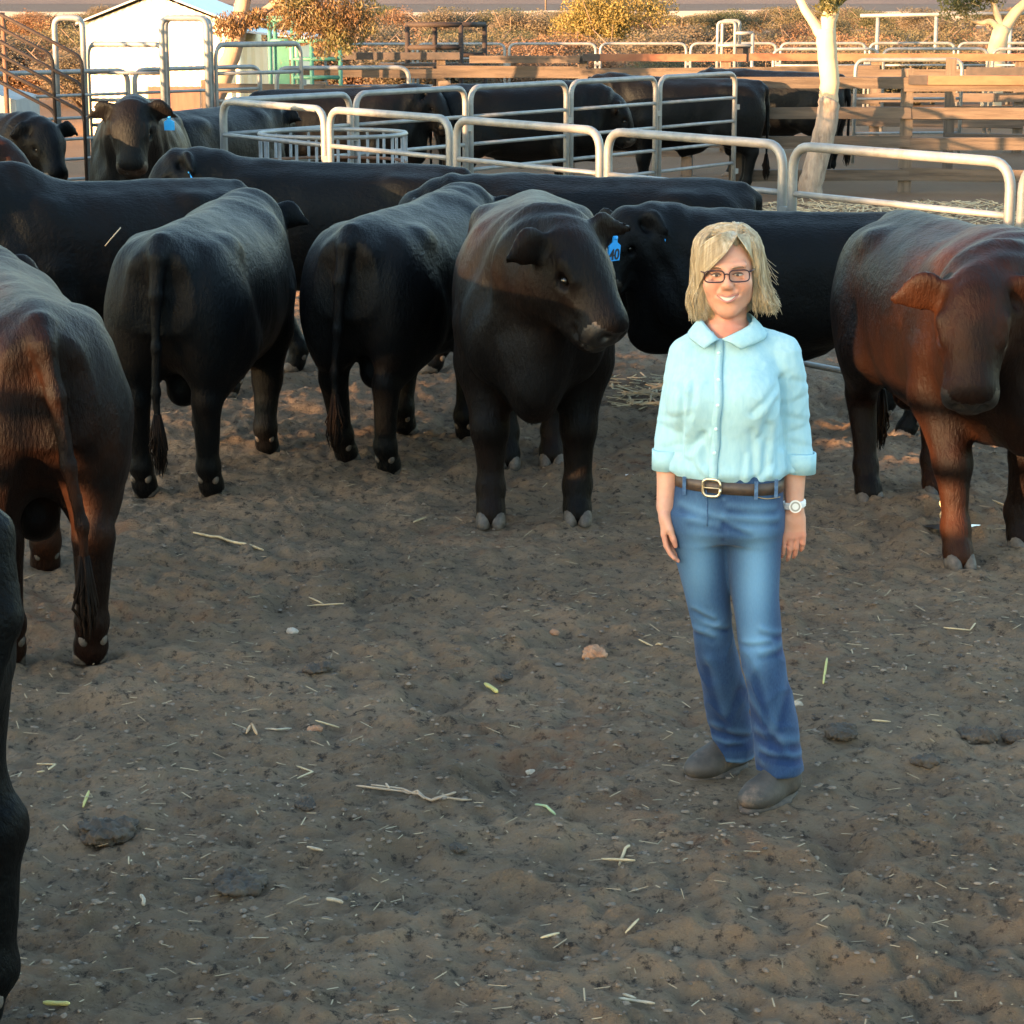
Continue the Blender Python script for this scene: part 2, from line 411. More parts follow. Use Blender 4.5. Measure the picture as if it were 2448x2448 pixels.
# ------------------------------------------------------------ cattle
def coat_material(name, base, c2, red):
    m = bpy.data.materials.new(name); m.use_nodes = True
    N = m.node_tree.nodes; L = m.node_tree.links; b = N["Principled BSDF"]
    b.inputs["Roughness"].default_value = 0.5; b.inputs["Specular IOR Level"].default_value = 0.09; b.inputs["Specular Tint"].default_value = (.70, .88, 1.0, 1)
    b.inputs["Sheen Weight"].default_value = 0.0; b.inputs["Sheen Roughness"].default_value = 0.45
    tc = N.new("ShaderNodeTexCoord")
    def noise(sc, st, det=4):
        mp = N.new("ShaderNodeMapping"); mp.inputs["Scale"].default_value = st; L.new(tc.outputs["Object"], mp.inputs[0])
        n = N.new("ShaderNodeTexNoise"); n.inputs["Scale"].default_value = sc; n.inputs["Detail"].default_value = det
        n.inputs["Roughness"].default_value = .65
        L.new(mp.outputs[0], n.inputs["Vector"]); return n
    def mix(a, bcol, n, lo, hi, f=1.0):
        r = N.new("ShaderNodeMapRange"); r.inputs["From Min"].default_value = lo; r.inputs["From Max"].default_value = hi
        r.inputs["To Max"].default_value = f
        L.new(n.outputs[0], r.inputs["Value"]); mx = N.new("ShaderNodeMix"); mx.data_type = 'RGBA'
        L.new(r.outputs[0], mx.inputs[0])
        if isinstance(a, tuple): mx.inputs[6].default_value = (*a, 1)
        else: L.new(a, mx.inputs[6])
        mx.inputs[7].default_value = (*bcol, 1); return mx.outputs[2]
    c = mix(base, c2, noise(3.0, (1, 1, .6)), .35, .7)
    c = mix(c, red, noise(1.7, (1, 1, 1), 3), .5, .75, .8)
    c = mix(c, (.016, .014, .0125), noise(9, (1, 1, .5), 6), .62, .8, .5)      # dust and dried mud
    L.new(c, b.inputs["Base Color"])
    r = N.new("ShaderNodeMapRange"); r.inputs["To Min"].default_value = .34; r.inputs["To Max"].default_value = .58
    L.new(noise(5, (1, 1, 1)).outputs[0], r.inputs["Value"]); L.new(r.outputs[0], b.inputs["Roughness"])
    bp = N.new("ShaderNodeBump"); bp.inputs["Strength"].default_value = .8; bp.inputs["Distance"].default_value = .010
    hn = noise(75, (.35, 1, .35), 5); L.new(hn.outputs[0], bp.inputs["Height"])
    b2 = N.new("ShaderNodeBump"); b2.inputs["Strength"].default_value = .35; b2.inputs["Distance"].default_value = .02
    L.new(noise(7, (1, 1, .45), 4).outputs[0], b2.inputs["Height"]); L.new(b2.outputs[0], bp.inputs["Normal"])
    L.new(bp.outputs[0], b.inputs["Normal"])
    return m
M_COAT = coat_material("black_coat", (.0026, .0027, .0030), (.0038, .0037, .0038), (.0075, .0050, .0038))
M_COAT_RED = coat_material("rusty_black_coat", (.0042, .0026, .0021), (.0105, .0043, .0025), (.037, .0125, .0048))
M_COAT_MID = coat_material("brown_black_coat", (.0032, .0026, .0024), (.0055, .0036, .0028), (.016, .0070, .0038))
M_MUZZLE = mat("bare_muzzle", (.0045, .0040, .0037), .42, c2=(.0105, .009, .008), scale=40, bump=.3, bscale=120)
M_HOOF = mat("hoof_horn", (.042, .036, .030), .7, c2=(.10, .086, .072), scale=30, bump=.3)
M_EYE = mat("wet_eye", (.004, .0035, .003), .18, spec=.5)
M_TAG = mat("blue_tag", (.02, .30, .80), .35, c2=(.04, .36, .85), scale=20)
M_INK = mat("tag_ink", (.01, .012, .02), .6)
M_PIN = mat("white_button_tag", (.75, .75, .70), .5, c2=(.6, .6, .55), scale=60)
M_HAIR_TAIL = mat("tail_hair", (.004, .0034, .003), .75, c2=(.014, .008, .005), scale=25, stretch=(1, 1, .1), spec=.08)

TRUNK = [  # x, centre y, centre z, half width, half height
    (-.90, 0, 1.10, .09, .12), (-.86, 0, 1.04, .19, .24), (-.78, 0, 1.00, .265, .325), (-.62, 0, .985, .305, .355),
    (-.42, 0, .965, .325, .375), (-.15, 0, .935, .355, .405), (.12, 0, .925, .365, .415), (.36, 0, .94, .345, .415),
    (.55, 0, .96, .315, .41), (.72, 0, .98, .26, .36), (.86, 0, 1.0, .19, .28), (.93, 0, 1.0, .11, .17)]

def bull_mesh(h=.018, ny=0., ne=15., hy=0., hp=50., nlen=.46, legs=((0, 0),) * 4, tail=(0, 0), bulk=1.0, ears=(0, 0), seed=0, bullbits=True, hump=.0, grow=1.0):
    """one continuous body; local +x is forward, hooves on z=0. Returns (V, F, info)"""
    ny, ne, hy, hp = R(ny), R(ne), R(hy), R(hp)
    n0 = np.array((.70, 0, 1.10))
    pd = np.array((math.cos(ne)*math.cos(ny), math.cos(ne)*math.sin(ny), math.sin(ne)))
    poll = n0 + nlen*pd + np.array((0, 0, .04))
    f = Field((-1.08, -.62, -.02), (2.0, .62, 1.78), h)
    if abs(math.sin(ny)) + abs(math.sin(hy)) > .1:
        f = Field((-1.08, -.95, -.02), (1.95, .95, 1.78), h)
    tr = [(a, b, c, d*bulk, e) for a, b, c, d, e in TRUNK]
    f.loft(0, tr, k=.04, p=2.35)
    for s in (1, -1):
        f.ell((-.60, .20*s, .90), (.27, .125, .36), rot(0, R(-12)), k=.09)          # thigh
        f.ell((-.72, .165*s, .83), (.15, .11, .28), None, k=.13)                    # buttock
        f.ell((.50, .205*s, .98), (.19, .10, .32), rot(0, R(14)), k=.09)            # shoulder blade
        f.ell((-.44, .225*s, 1.23), (.085, .05, .05), None, k=.09)                  # hook bone
        f.ell((-.83, .10*s, 1.19), (.06, .045, .05), None, k=.07)                   # pin bone
        f.cap((-.52, .27*s, .95), (-.28, .30*s, .72), .06, .05, k=.10)              # flank fold
    f.ell((.68, 0, 1.235), (.34, .15, .12 + hump), None, k=.10)                      # crest over the shoulder
    f.cap((-.82, 0, 1.28), (.45, 0, 1.31), .045, .05, k=.10)                        # spine
    # neck, brisket, dewlap
    mid = n0 + .5*nlen*pd
    back = poll - .10*pd
    f.cap((.60, 0, 1.05), mid, .29*bulk, .235, k=.10, sq=((-math.sin(ny), math.cos(ny), 0), .86))
    f.cap(mid, back + (0, 0, -.05), .235, .165, k=.09, sq=((-math.sin(ny), math.cos(ny), 0), .84))
    f.cap((.50, 0, .62), (.88, 0, .64), .13, .115, k=.14, sq=((0, 1, 0), .85))
    f.ell((.86, 0, .86), (.13, .17, .22), None, k=.12)
    for s in (1, -1): f.ell((.74, .185*s, .86), (.15, .12, .20), None, k=.10)
    f.cap((.93, 0, .66), mid + (0.06, 0, -.22), .075, .055, k=.14, sq=((0, 1, 0), .6))
    # head
    Hr = rot(hy, hp); hd = lambda x, y, z: poll + Hr @ (np.array((x, y, z))*np.array((.80, .98, .97)))
    f.ell(hd(.02, 0, -.03), (.12, .115, .10), Hr, k=.05)
    f.ell(hd(.13, 0, -.05), (.17, .122, .105), Hr, k=.05)
    f.cap(hd(.14, 0, -.055), hd(.42, 0, -.085), .108, .098, k=.05)
    f.cap(hd(.05, 0, -.235), hd(.40, 0, -.178), .105, .080, k=.06)
    f.ell(hd(-.06, 0, -.25), (.17, .115, .15), Hr, k=.09)
    f.ell(hd(.45, 0, -.112), (.062, .112, .098), Hr, k=.03)
    f.ell(hd(.492, 0, -.108), (.036, .106, .088), Hr, k=.015)
    f.ell(hd(.44, 0, -.195), (.06, .072, .042), Hr, k=.025)
    f.cap(hd(.52, .055, -.168), hd(.36, .098, -.170), .013, k=.010, sub=True)
    f.cap(hd(.52, -.055, -.168), hd(.36, -.098, -.170), .013, k=.010, sub=True)
    f.cap(hd(.535, -.055, -.168), hd(.535, .055, -.168), .013, k=.010, sub=True)
    for s in (1, -1):
        f.ell(hd(.11, .075*s, -.13), (.13, .06, .11), Hr, k=.05)
        f.cap(hd(.12, .114*s, .0), hd(.22, .108*s, -.02), .032, .024, k=.025)
        f.cap(hd(.22, .100*s, -.09), hd(.42, .075*s, -.085), .022, .018, k=.03)        # brow
        f.ell(hd(.185, .127*s, -.055), (.032, .024, .024), Hr, k=.012, sub=True)     # socket
        f.ell(hd(.532, .050*s, -.088), (.026, .027, .020), rot(hy + .5*s, hp), k=.010, sub=True)   # nostril
        dr = ears[0 if s > 0 else 1]
        e0 = hd(-.02, .09*s, -.03); e1 = hd(-.05, .195*s, -.055 + dr); e2 = hd(-.01, .315*s, -.085 + dr*2.2)
        fw = Hr @ np.array((.75, 0, .65)); fw /= np.linalg.norm(fw)
        f.cap(e0, e1, .042, .070, k=.03, sq=(fw, .38)); f.cap(e1, e2, .070, .020, k=.02, sq=(fw, .36))
        f.cap(e1 + fw*.045 + (e0-e1)*.2, e1 + fw*.045 + (e2-e1)*.55, .045, .025, k=.02, sub=True, sq=(fw, .5))
    # legs
    feet = []
    for i, (fx, s) in enumerate(((1, 1), (1, -1), (0, 1), (0, -1))):
        dx, dy = legs[i]; o = np.array((dx, dy, 0))
        if fx:
            J = [np.array(p) + w*o for p, w in (((.50, .19*s, .86), 0), ((.47, .215*s, .70), .1), ((.53, .195*s, .42), .55), ((.525, .19*s, .155), .97), ((.56, .19*s, .065), 1))]
            f.chain(J, (.165, .128, .076, .054, .060), k=.05)
            f.ell(J[2] + (.008, 0, .0), (.070, .068, .080), None, k=.03)
            f.ell(J[3], (.060, .058, .058), None, k=.03)
            foot = J[4]
        else:
            J = [np.array(p) + w*o for p, w in (((-.58, .19*s, .92), 0), ((-.47, .235*s, .74), .15), ((-.755, .185*s, .49), .65), ((-.71, .18*s, .165), .97), ((-.665, .18*s, .07), 1))]
            f.cap(J[0], J[1], .20, .145, k=.07, sq=((0, 1, 0), .8)); f.cap(J[1], J[2], .145, .070, k=.06, sq=((0, 1, 0), .85))
            f.cap(J[0] + (-.14, 0, -.10), J[2] + (-.035, 0, .05), .11, .036, k=.07, sq=((0, 1, 0), .75))
            f.chain(J[2:], (.076, .051, .060), k=.035)
            f.ell(J[2] + (-.03, 0, .03), (.05, .05, .06), None, k=.03)
            f.ell(J[3], (.060, .057, .058), None, k=.03)
            foot = J[4]
        f.cap(foot, foot + (.015, 0, -.025), .063, .064, k=.02)
        feet.append(foot)
    # tail
    tx, ty = tail
    tp = [np.array(p) for p in ((-.84, 0, 1.29), (-.915, 0, 1.23), (-.945, ty*.3, 1.05), (-.955 + tx*.4, ty*.6, .80), (-.95 + tx, ty, .58), (-.945 + tx, ty, .42))]
    f.chain(tp, (.05, .042, .032, .025, .021, .018), k=.03)
    if bullbits:
        f.cap((-.50, 0, .66), (-.52, 0, .52), .075, .085, k=.05)
        f.cap((-.12, 0, .56), (.06, 0, .47), .08, .045, k=.09)
    V, F = f.nets(); V = relax(V, F, 2, .45)
    N = vnormals(V, F)
    d = .010*vnoise3(V, 4.5, seed) + .006*vnoise3(V*np.array((1, 1, .5)), 13, seed+3)
    fold = np.clip((V[:, 0]-.55)/.25, 0, 1)*np.clip((1.25-V[:, 0])/.2, 0, 1)*np.clip((V[:, 2]-.7)/.2, 0, 1)
    d += fold*.006*np.sin((V[:, 0]*.9 - .35*V[:, 2])*42 + 3*vnoise3(V, 5, seed+9))
    d *= np.clip((V[:, 2]-.05)/.15, 0, 1)
    V = V + N*d[:, None]
    info = dict(poll=poll, Hr=Hr, feet=feet, tail=tp[-1], ears=ears)
    return V, F, info

_bulls = [0]
def make_bull(loc, heading, label, scale=1.0, coat=None, tags=(0, 0), h=.018, number=None, bits=False, **kw):
    coat = coat or M_COAT
    root = empty('bull', (loc[0], loc[1], 0), R(heading), scale)
    tag(root, label, 'bull', 'black bulls standing in the cattle yard')
    _bulls[0] += 1
    V, F, inf = bull_mesh(h=h, seed=_bulls[0]*11, **kw)
    me = mesh_np('bull_body', V, F, coat); me.materials.append(M_MUZZLE)
    C_ = ((V[F].mean(1) - inf['poll']) @ inf['Hr']); wid = .492 - .9*np.clip(np.abs(C_[:, 1]) - .05, 0, 1)
    me.polygons.foreach_set('material_index', ((C_[:, 0] > wid*.80) & (C_[:, 2] > -.19) & (C_[:, 2] < -.045)).astype(np.int32)); me.update()
    link('body', me, root)
    ch_, sh_ = math.cos(R(heading))*scale, math.sin(R(heading))*scale           # stand on the uneven ground
    root.location.z = sum(gz(loc[0] + ch_*p[0] - sh_*p[1], loc[1] + sh_*p[0] + ch_*p[1]) for p in inf['feet'])/4 - .010
    for i, p in enumerate(inf['feet']):
        m = MB()
        for s in (1, -1):                                     # two claws and two dewclaws
            c = Vector((p[0] + .035, p[1] + .031*s, .0))
            rings = [(0.0, .074, .034), (.03, .066, .034), (.062, .050, .030), (.082, .034, .024)]
            vs = []; n = 12
            for z, rx, ry in rings:
                for q in range(n):
                    a = 2*math.pi*q/n
                    vs.append(c + Vector((rx*math.cos(a)*(1.12 if math.cos(a) > 0 else .8) - z*.45, ry*math.sin(a), z)))
            fs = [(j*n+q, j*n+(q+1) % n, (j+1)*n+(q+1) % n, (j+1)*n+q) for j in range(3) for q in range(n)]
            fs += [tuple(range(n-1, -1, -1)), tuple(3*n+q for q in range(n))]
            m.add(vs, fs)
            m.ball((p[0] - .052, p[1] + .034*s, .105), (.022, .02, .028))
        m.build('hoof', M_HOOF, root, True)
    P, Hr = inf['poll'], inf['Hr']
    for s in (1, -1):
        e = MB(); e.ball(P + Hr @ np.array((.147, .110*s, -.052)), .019, 12, 8); e.build('eye', M_EYE, root, True)
    sw = MB(); t = Vector(inf['tail']); rr = random.Random(_bulls[0])
    for q in range(90):
        a = rr.uniform(0, 6.28); r0 = rr.uniform(0, .016); sp = rr.uniform(.2, 1)*.034; Ln = rr.uniform(.10, .27)
        o = Vector((math.cos(a), math.sin(a), 0))
        sw.tube([t + o*r0 + Vector((0, 0, .05)), t + o*(r0+sp*.7) + Vector((0, 0, -Ln*.4)), t + o*(r0+sp) + Vector((rr.uniform(-.015, .015), rr.uniform(-.015, .015), -Ln*.75)), t + o*(r0 + sp*.4) + Vector((0, 0, -Ln))],
                [.006, .006, .004, .001], 4)
    sw.build('tail_switch', M_HAIR_TAIL, root, True)
    for si, s in enumerate((1, -1)):
        if not tags[si]: continue
        dr = inf['ears'][si]
        c = P + Hr @ np.array((-.03, .255*s, -.100 + dr*1.5))
        fw = Vector(Hr @ np.array((.75, 0, .65))).normalized(); sd_ = Vector(Hr @ np.array((0, s, 0))).normalized(); dn = Vector((0, 0, -1))
        dn = (dn - fw*dn.dot(fw)).normalized(); sx = dn.cross(fw).normalized()
        c = Vector(c) + fw*.038
        if tags[si] == 2:                                     # small round button
            m = MB(); m.ball(c + Vector((0, 0, .05)), (.02, .02, .02)); o = m.build('ear_button', M_PIN, root, True); continue
        m = MB(); hw, hh = .036, .075                         # flag-shaped plastic tag
        out = [(-.012, 0), (.012, 0), (.014, .028), (hw, .042), (hw, hh+.03), (-hw, hh+.03), (-hw, .042), (-.014, .028)]
        fr = [c + sx*x + dn*z + fw*.003 for x, z in out]; bk = [c + sx*x + dn*z - fw*.003 for x, z in out]; n = len(out)
        m.add(fr + bk, [tuple(range(n)), tuple(range(2*n-1, n-1, -1))] + [(i, i+n, (i+1) % n+n, (i+1) % n) for i in range(n)])
        m.ball(c + dn*.008 + fw*.004, (.009, .009, .009), 8, 5)
        tg = m.build('ear_tag', M_TAG, root)
        if number:
            cu = bpy.data.curves.new('tag_number', 'FONT'); cu.body = number; cu.size = .062; cu.align_x = 'CENTER'; cu.extrude = .0006; cu.offset = .0012
            ob = bpy.data.objects.new('tag_number', cu); COL.objects.link(ob)
            me = bpy.data.meshes.new_from_object(ob); COL.objects.unlink(ob); bpy.data.objects.remove(ob)
            me.materials.clear(); me.materials.append(M_INK)
            ob = link('tag_number', me, tg)
            xx = -sx if (-sx).cross(-dn).dot(fw) > 0 else sx
            ob.matrix_local = Matrix.Translation(c + dn*.098 + fw*.0045) @ Matrix((xx, -dn, xx.cross(-dn))).transposed().to_4x4()
    return root
# ------------------------------------------------------------ the woman
def attr_mat(name, c0, c1, attr, rough, spec=.4, sub=0.0, nscale=200, nstretch=(1, 1, 1), namp=.25, bump=.2, sheen=0.0):
    m = mat(name, c0, rough, spec=spec, sub=sub, sheen=sheen, bump=bump, bscale=nscale, stretch=nstretch)
    N = m.node_tree.nodes; L = m.node_tree.links; b = N["Principled BSDF"]
    at = N.new("ShaderNodeAttribute"); at.attribute_name = attr
    tc = N.new("ShaderNodeTexCoord"); mp = N.new("ShaderNodeMapping"); mp.inputs["Scale"].default_value = nstretch; L.new(tc.outputs["Object"], mp.inputs[0])
    n = N.new("ShaderNodeTexNoise"); n.inputs["Scale"].default_value = nscale; n.inputs["Detail"].default_value = 3; L.new(mp.outputs[0], n.inputs[0])
    ma = N.new("ShaderNodeMath"); ma.operation = 'MULTIPLY_ADD'; L.new(n.outputs[0], ma.inputs[0]); ma.inputs[1].default_value = namp
    su = N.new("ShaderNodeMath"); su.operation = 'SUBTRACT'; L.new(at.outputs["Fac"], su.inputs[0]); su.inputs[1].default_value = namp/2
    L.new(su.outputs[0], ma.inputs[2])
    mx = N.new("ShaderNodeMix"); mx.data_type = 'RGBA'; mx.inputs[6].default_value = (*c0, 1); mx.inputs[7].default_value = (*c1, 1)
    mx.clamp_factor = True
    L.new(ma.outputs[0], mx.inputs[0]); L.new(mx.outputs[2], b.inputs["Base Color"])
    return m
def set_attr(me, name, vals):
    a = me.attributes.new(name, 'FLOAT', 'POINT'); a.data.foreach_set("value", np.clip(vals, 0, 1).astype(np.float32))
def gauss(P, c, s):
    return np.exp(-(((P - np.array(c))/np.array(s))**2).sum(1))
def seg_dist(x, z, a, b):
    a = np.array(a); b = np.array(b); d = b - a
    t = np.clip(((x-a[0])*d[0] + (z-a[1])*d[1])/(d@d), 0, 1)
    return np.hypot(x-a[0]-t*d[0], z-a[1]-t*d[1]), t

W = empty('person', (.66, 6.40, 0))
tag(W, 'smiling woman with blonde bob in pale aqua shirt and blue jeans', 'person')
M_SKIN = attr_mat("skin", (.56, .295, .20), (.54, .16, .105), 'tint', .45, spec=.45, sub=.10, nscale=70, namp=.55, bump=.16)
HY = R(-27); TY = R(-13)
HO = np.array((-.046, .0, 1.560)); HR = np.array(Matrix.Rotation(R(-7), 3, 'Z') @ Matrix.Rotation(R(-2.5), 3, 'Y') @ Matrix.Rotation(R(3), 3, 'X'))
hw = lambda x, y, z: HO + HR @ np.array((x, y, z))

def woman_body():
    f = Field((-.30, -.36, -.005), (.30, .32, 1.72), .0042)
    H = lambda c, r, k=.02, sub=False: f.ell(hw(*c), r, HR, k, sub)
    H((0, .022, .028), (.074, .094, .086))
    H((0, -.018, -.03), (.066, .070, .084), .03)
    for s in (1, -1):
        f.cap(hw(.052*s, .0, -.058), hw(.012*s, -.058, -.100), .022, .018, k=.03)
        H((.038*s, -.056, -.030), (.027, .022, .024), .03)
        f.cap(hw(.012*s, -.078, .024), hw(.048*s, -.066, .026), .010, .008, k=.016)
        H((.031*s, -.092, .003), (.019, .019, .0125), .012, True)
        H((.013*s, -.090, -.031), (.010, .012, .008), .01)
        H((.078*s, .012, -.010), (.010, .022, .031), .012)
        f.cap(hw(.020*s, -.0905, -.030), hw(.042*s, -.079, -.066), .0060, .0045, k=.007, sub=True)
        f.cap(hw(.020*s, -.083, -.012), hw(.046*s, -.070, -.014), .003, k=.008, sub=True)   # smile fold
    f.cap(hw(0, -.080, .014), hw(0, -.101, -.024), .008, .0125, k=.012)
    H((0, -.063, -.100), (.024, .018, .018), .02)
    H((0, -.070, -.060), (.032, .020, .022), .02)
    f.cap(hw(-.03, -.080, -.055), hw(0, -.094, -.063), .0025, k=.006, sub=True); f.cap(hw(0, -.094, -.063), hw(.03, -.080, -.055), .0025, k=.006, sub=True)
    # neck, chest, belly, hips
    f.cap(hw(0, .025, -.07), (-.045, .030, 1.37), .053, .058, k=.03)
    f.loft(2, [(.78, -.04, 0, .14, .10), (.95, -.03, 0, .135, .095), (1.08, -.035, 0, .135, .09), (1.2, -.045, 0, .14, .095), (1.29, -.045, .01, .13, .080), (1.34, -.045, .015, .085, .062), (1.40, -.045, .02, .055, .052)], yaw=TY, k=.03)
    f.ell((-.052, -.010, 1.372), (.052, .040, .05), rot(TY), k=.03)
    for sx, cap_ in ((-.155, ((-.192, .05, 1.10), (-.215, -.012, .875))), (.118, ((.158, .045, 1.10), (.162, -.005, .865)))):
        f.cap((sx*.6 - .02, .02, 1.328), (sx, .02, 1.305), .036, .040, k=.02)
        f.cap((sx, .02, 1.305), cap_[0], .040, .038, k=.02)
        f.cap(cap_[0], np.array(cap_[0])*.55 + np.array(cap_[1])*.45, .038, .037, k=.015)
        f.cap(np.array(cap_[0])*.55 + np.array(cap_[1])*.45, cap_[1], .037, .025, k=.015, sq=((0, 1, 0), .95))
    for hip, knee, ank in (((-.115, .01, .84), (-.07, .03, .50), (.02, .17, .09)), ((.035, -.01, .84), (.065, -.06, .48), (.145, -.065, .09))):
        f.cap(hip, knee, .07, .045, k=.04); f.cap(knee, ank, .045, .033, k=.02)
        f.cap(ank, (ank[0]-.08, ank[1]-.07, .045), .03, .025, k=.02)
    # hands ------------------------------------------------
    def hand(w, palm_dir, across, back, curl, thumb_side, sc=1.0):
        w = np.array(w); pd = np.array(palm_dir, float); pd /= np.linalg.norm(pd); ac = np.array(across, float); bk = np.array(back, float)
        kn = w + pd*.078*sc
        f.cap(w, w + pd*.03, .0255, .026, k=.012, sq=(bk, .75))
        for i in range(4):
            o = (i-1.5)*.0172*sc
            f.cap(w + pd*.022 + ac*o*.75, kn + ac*o + pd*(-.004*abs(i-1.2)), .0145, .0115, k=.010, sq=(bk, .85))
        for i, L in enumerate((.070, .079, .075, .058)):
            o = (i-1.5)*.0195*sc; p = kn + ac*o + pd*(-.004*abs(i-1.2)); d = pd.copy()
            ang = 0
            for j, part in enumerate((.44, .32, .24)):
                ang += curl[j]*(1 + .1*i)
                d = pd*math.cos(ang) - bk*math.sin(ang)
                q = p + d*L*part*1.1*sc; f.cap(p, q, .0088 - .0009*j, .0083 - .001*j, k=.003); p = q
        b0 = w + pd*.022 + ac*thumb_side*.020 - bk*.004
        b1 = b0 + pd*.034 + ac*thumb_side*.014 - bk*.016; b2 = b1 + pd*.028 + ac*thumb_side*.001 - bk*.010; b3 = b2 + pd*.020 - ac*thumb_side*.004 - bk*.005
        f.cap(b0, b1, .015, .0115, k=.012); f.cap(b1, b2, .0105, .0092, k=.005); f.cap(b2, b3, .0092, .0075, k=.004)
    hand((-.215, -.012, .872), (.03, -.10, -1), (.25, .95, 0), (-.95, .25, 0), (.20, .30, .25), -1)
    hand((.162, -.006, .862), (-.01, -.10, -1), (.97, .10, 0), (.10, -.97, 0), (.12, .34, .30), -1)
    V, F = f.nets(); V = relax(V, F, 1, .4)
    me = mesh_np('woman_body', V, F, M_SKIN)
    hp = (V - HO) @ HR
    t = .30*gauss(hp, (.038, -.07, -.032), (.022, .03, .02)) + .30*gauss(hp, (-.038, -.07, -.032), (.022, .03, .02)) + .25*gauss(hp, (0, -.1, -.025), (.012, .02, .012))
    t += .75*gauss(V, (-.055, -.05, 1.385), (.05, .06, .035)) + .2*gauss(V, (-.05, 0, 1.42), (.06, .1, .03)) + .25*(V[:, 2] < .80)*(V[:, 2] > .6)
    set_attr(me, 'tint', t + .06)
    return link('body', me, W)
woman_body_ob = woman_body()

# eyes, lips, teeth, ear studs
def wpart(mb, name, m, smooth=True, parent=None): return mb.build(name, m, parent or W, smooth)
M_WHITE = mat("eye_white", (.62, .58, .55), .2); M_IRIS = mat("iris", (.025, .03, .035), .15)
M_LIP = mat("lips", (.46, .19, .15), .4); M_TEETH = mat("teeth", (.64, .58, .52), .25)
M_LASH = mat("lash", (.10, .06, .045), .6)
for s in (1, -1):
    m = MB(); m.ball(hw(.031*s, -.0745, .001), (.0130, .0105, .0045), 12, 9); e = wpart(m, 'eye', M_WHITE)
    m = MB(); m.ball(hw(.0300*s, -.0825, .0008), (.0052, .0030, .0042), 10, 7); wpart(m, 'iris', M_IRIS, True, e)
    m = MB(); m.tube([hw((.016 + .0075*i)*s, -.0845 + .0020*abs(i-1.7), .0035 + (.0035 - .0013*(i-2)**2)) for i in range(5)], [.001, .0026, .0030, .0028, .0010], 5); wpart(m, 'eyelid', M_LASH)
    m = MB(); m.tube([hw((.013 + .010*i)*s, -.0865 + .004*abs(i-1)*i*.4, .0195 + .0035*(1 - (i-2)**2*.3)) for i in range(5)], [.0012, .0024, .0024, .0018, .0008], 5); wpart(m, 'eyebrow', mat("brow", (.20, .13, .08), .8))
    m = MB(); m.ball(hw(.079*s, -.006, -.038), .0045, 8, 6); wpart(m, 'earring', mat("pearl", (.85, .82, .78), .2))
m = MB()
def arc(zc, zs, n=9, y=-.0975, hw_=.032):
    return [hw(hw_*t, y + .019*t*t, zc + zs*t*t) for t in np.linspace(-1, 1, n)]
m.tube(arc(-.0572, .0050), [.0008, .0018, .0022, .0026, .0024, .0026, .0022, .0018, .0008], 6)
m.tube(arc(-.0725, .0185), [.0008, .0022, .0028, .0034, .0036, .0034, .0028, .0022, .0008], 6); wpart(m, 'lips', M_LIP)
m = MB(); up = arc(-.0590, .0055, 9, -.0968, .025); lo = arc(-.0690, .0145, 9, -.0975, .026)
m.add(up + lo, [(i, i+1, 10+i, 9+i) for i in range(8)]); wpart(m, 'teeth', M_TEETH)

# spectacles
M_SPEC = mat("spectacle_frame", (.035, .010, .014), .3)
M_LENS = bpy.data.materials.new("lens"); M_LENS.use_nodes = True
_n = M_LENS.node_tree.nodes; _l = M_LENS.node_tree.links; _t = _n.new("ShaderNodeBsdfTransparent"); _g = _n.new("ShaderNodeBsdfGlossy"); _g.inputs[1].default_value = .05
_m = _n.new("ShaderNodeMixShader"); _m.inputs[0].default_value = .06; _l.new(_t.outputs[0], _m.inputs[1]); _l.new(_g.outputs[0], _m.inputs[2]); _l.new(_m.outputs[0], _n["Material Output"].inputs[0])
m = MB(); lens = MB()
for s in (1, -1):
    pts = []
    for k in range(25):
        a = 2*math.pi*k/24; cx = math.copysign(abs(math.cos(a))**.5, math.cos(a)); sz = math.copysign(abs(math.sin(a))**.6, math.sin(a))
        pts.append(hw(.0350*s + .0280*cx, -.101 + .10*(abs(.0350*s + .0280*cx) - .01)**1.6*3.0, .001 + .0165*sz))
    m.tube(pts, .0021, 6); lens.add(pts[:-1], [tuple(range(24))])
    m.tube([hw(.0630*s, -.084, .010), hw(.073*s, -.068, .011), hw(.080*s, .02, .006)], [.0026, .0022, .0018], 6)
m.tube([hw(-.0080, -.1005, .006), hw(0, -.104, .008), hw(.0080, -.0995, .006)], .0021, 6)
g = wpart(m, 'spectacles', M_SPEC); wpart(lens, 'lens', M_LENS, False, g)

# hair: an inner mass and combed strands
M_HAIR = mat("blonde_hair", (.46, .37, .235), .42, c2=(.27, .20, .115), scale=95, stretch=(1, 1, .10), detail=3, lo=.36, hi=.66, c3=(.60, .53, .40), s3=50, lo3=.52, hi3=.72, spec=.5)
M_HAIR_IN = mat("hair_inner", (.30, .21, .115), .6, c2=(.40, .29, .16), scale=80, stretch=(1, 1, .15))
def hair_core():
    f = Field((-.22, -.14, 1.36), (.14, .20, 1.73), .005)
    f.ell(hw(0, .034, .040), (.083, .094, .085), HR, k=.01)
    f.ell(hw(0, .05, -.05), (.090, .065, .10), HR, k=.03)
    f.chain([hw(-.078, .0, .03), hw(-.083, .010, -.04), hw(-.085, .015, -.092)], (.019, .021, .018), k=.02)
    f.chain([hw(.074, .0, .03), hw(.081, .015, -.04), hw(.088, .02, -.080)], (.019, .020, .018), k=.02)
    f.ell(hw(.006, -.105, -.020), (.064, .090, .115), HR, k=.01, sub=True)
    V, F = f.nets(); return mesh_np('hair_core', relax(V, F, 2), F, M_HAIR_IN)
hc = link('hair', hair_core(), W)
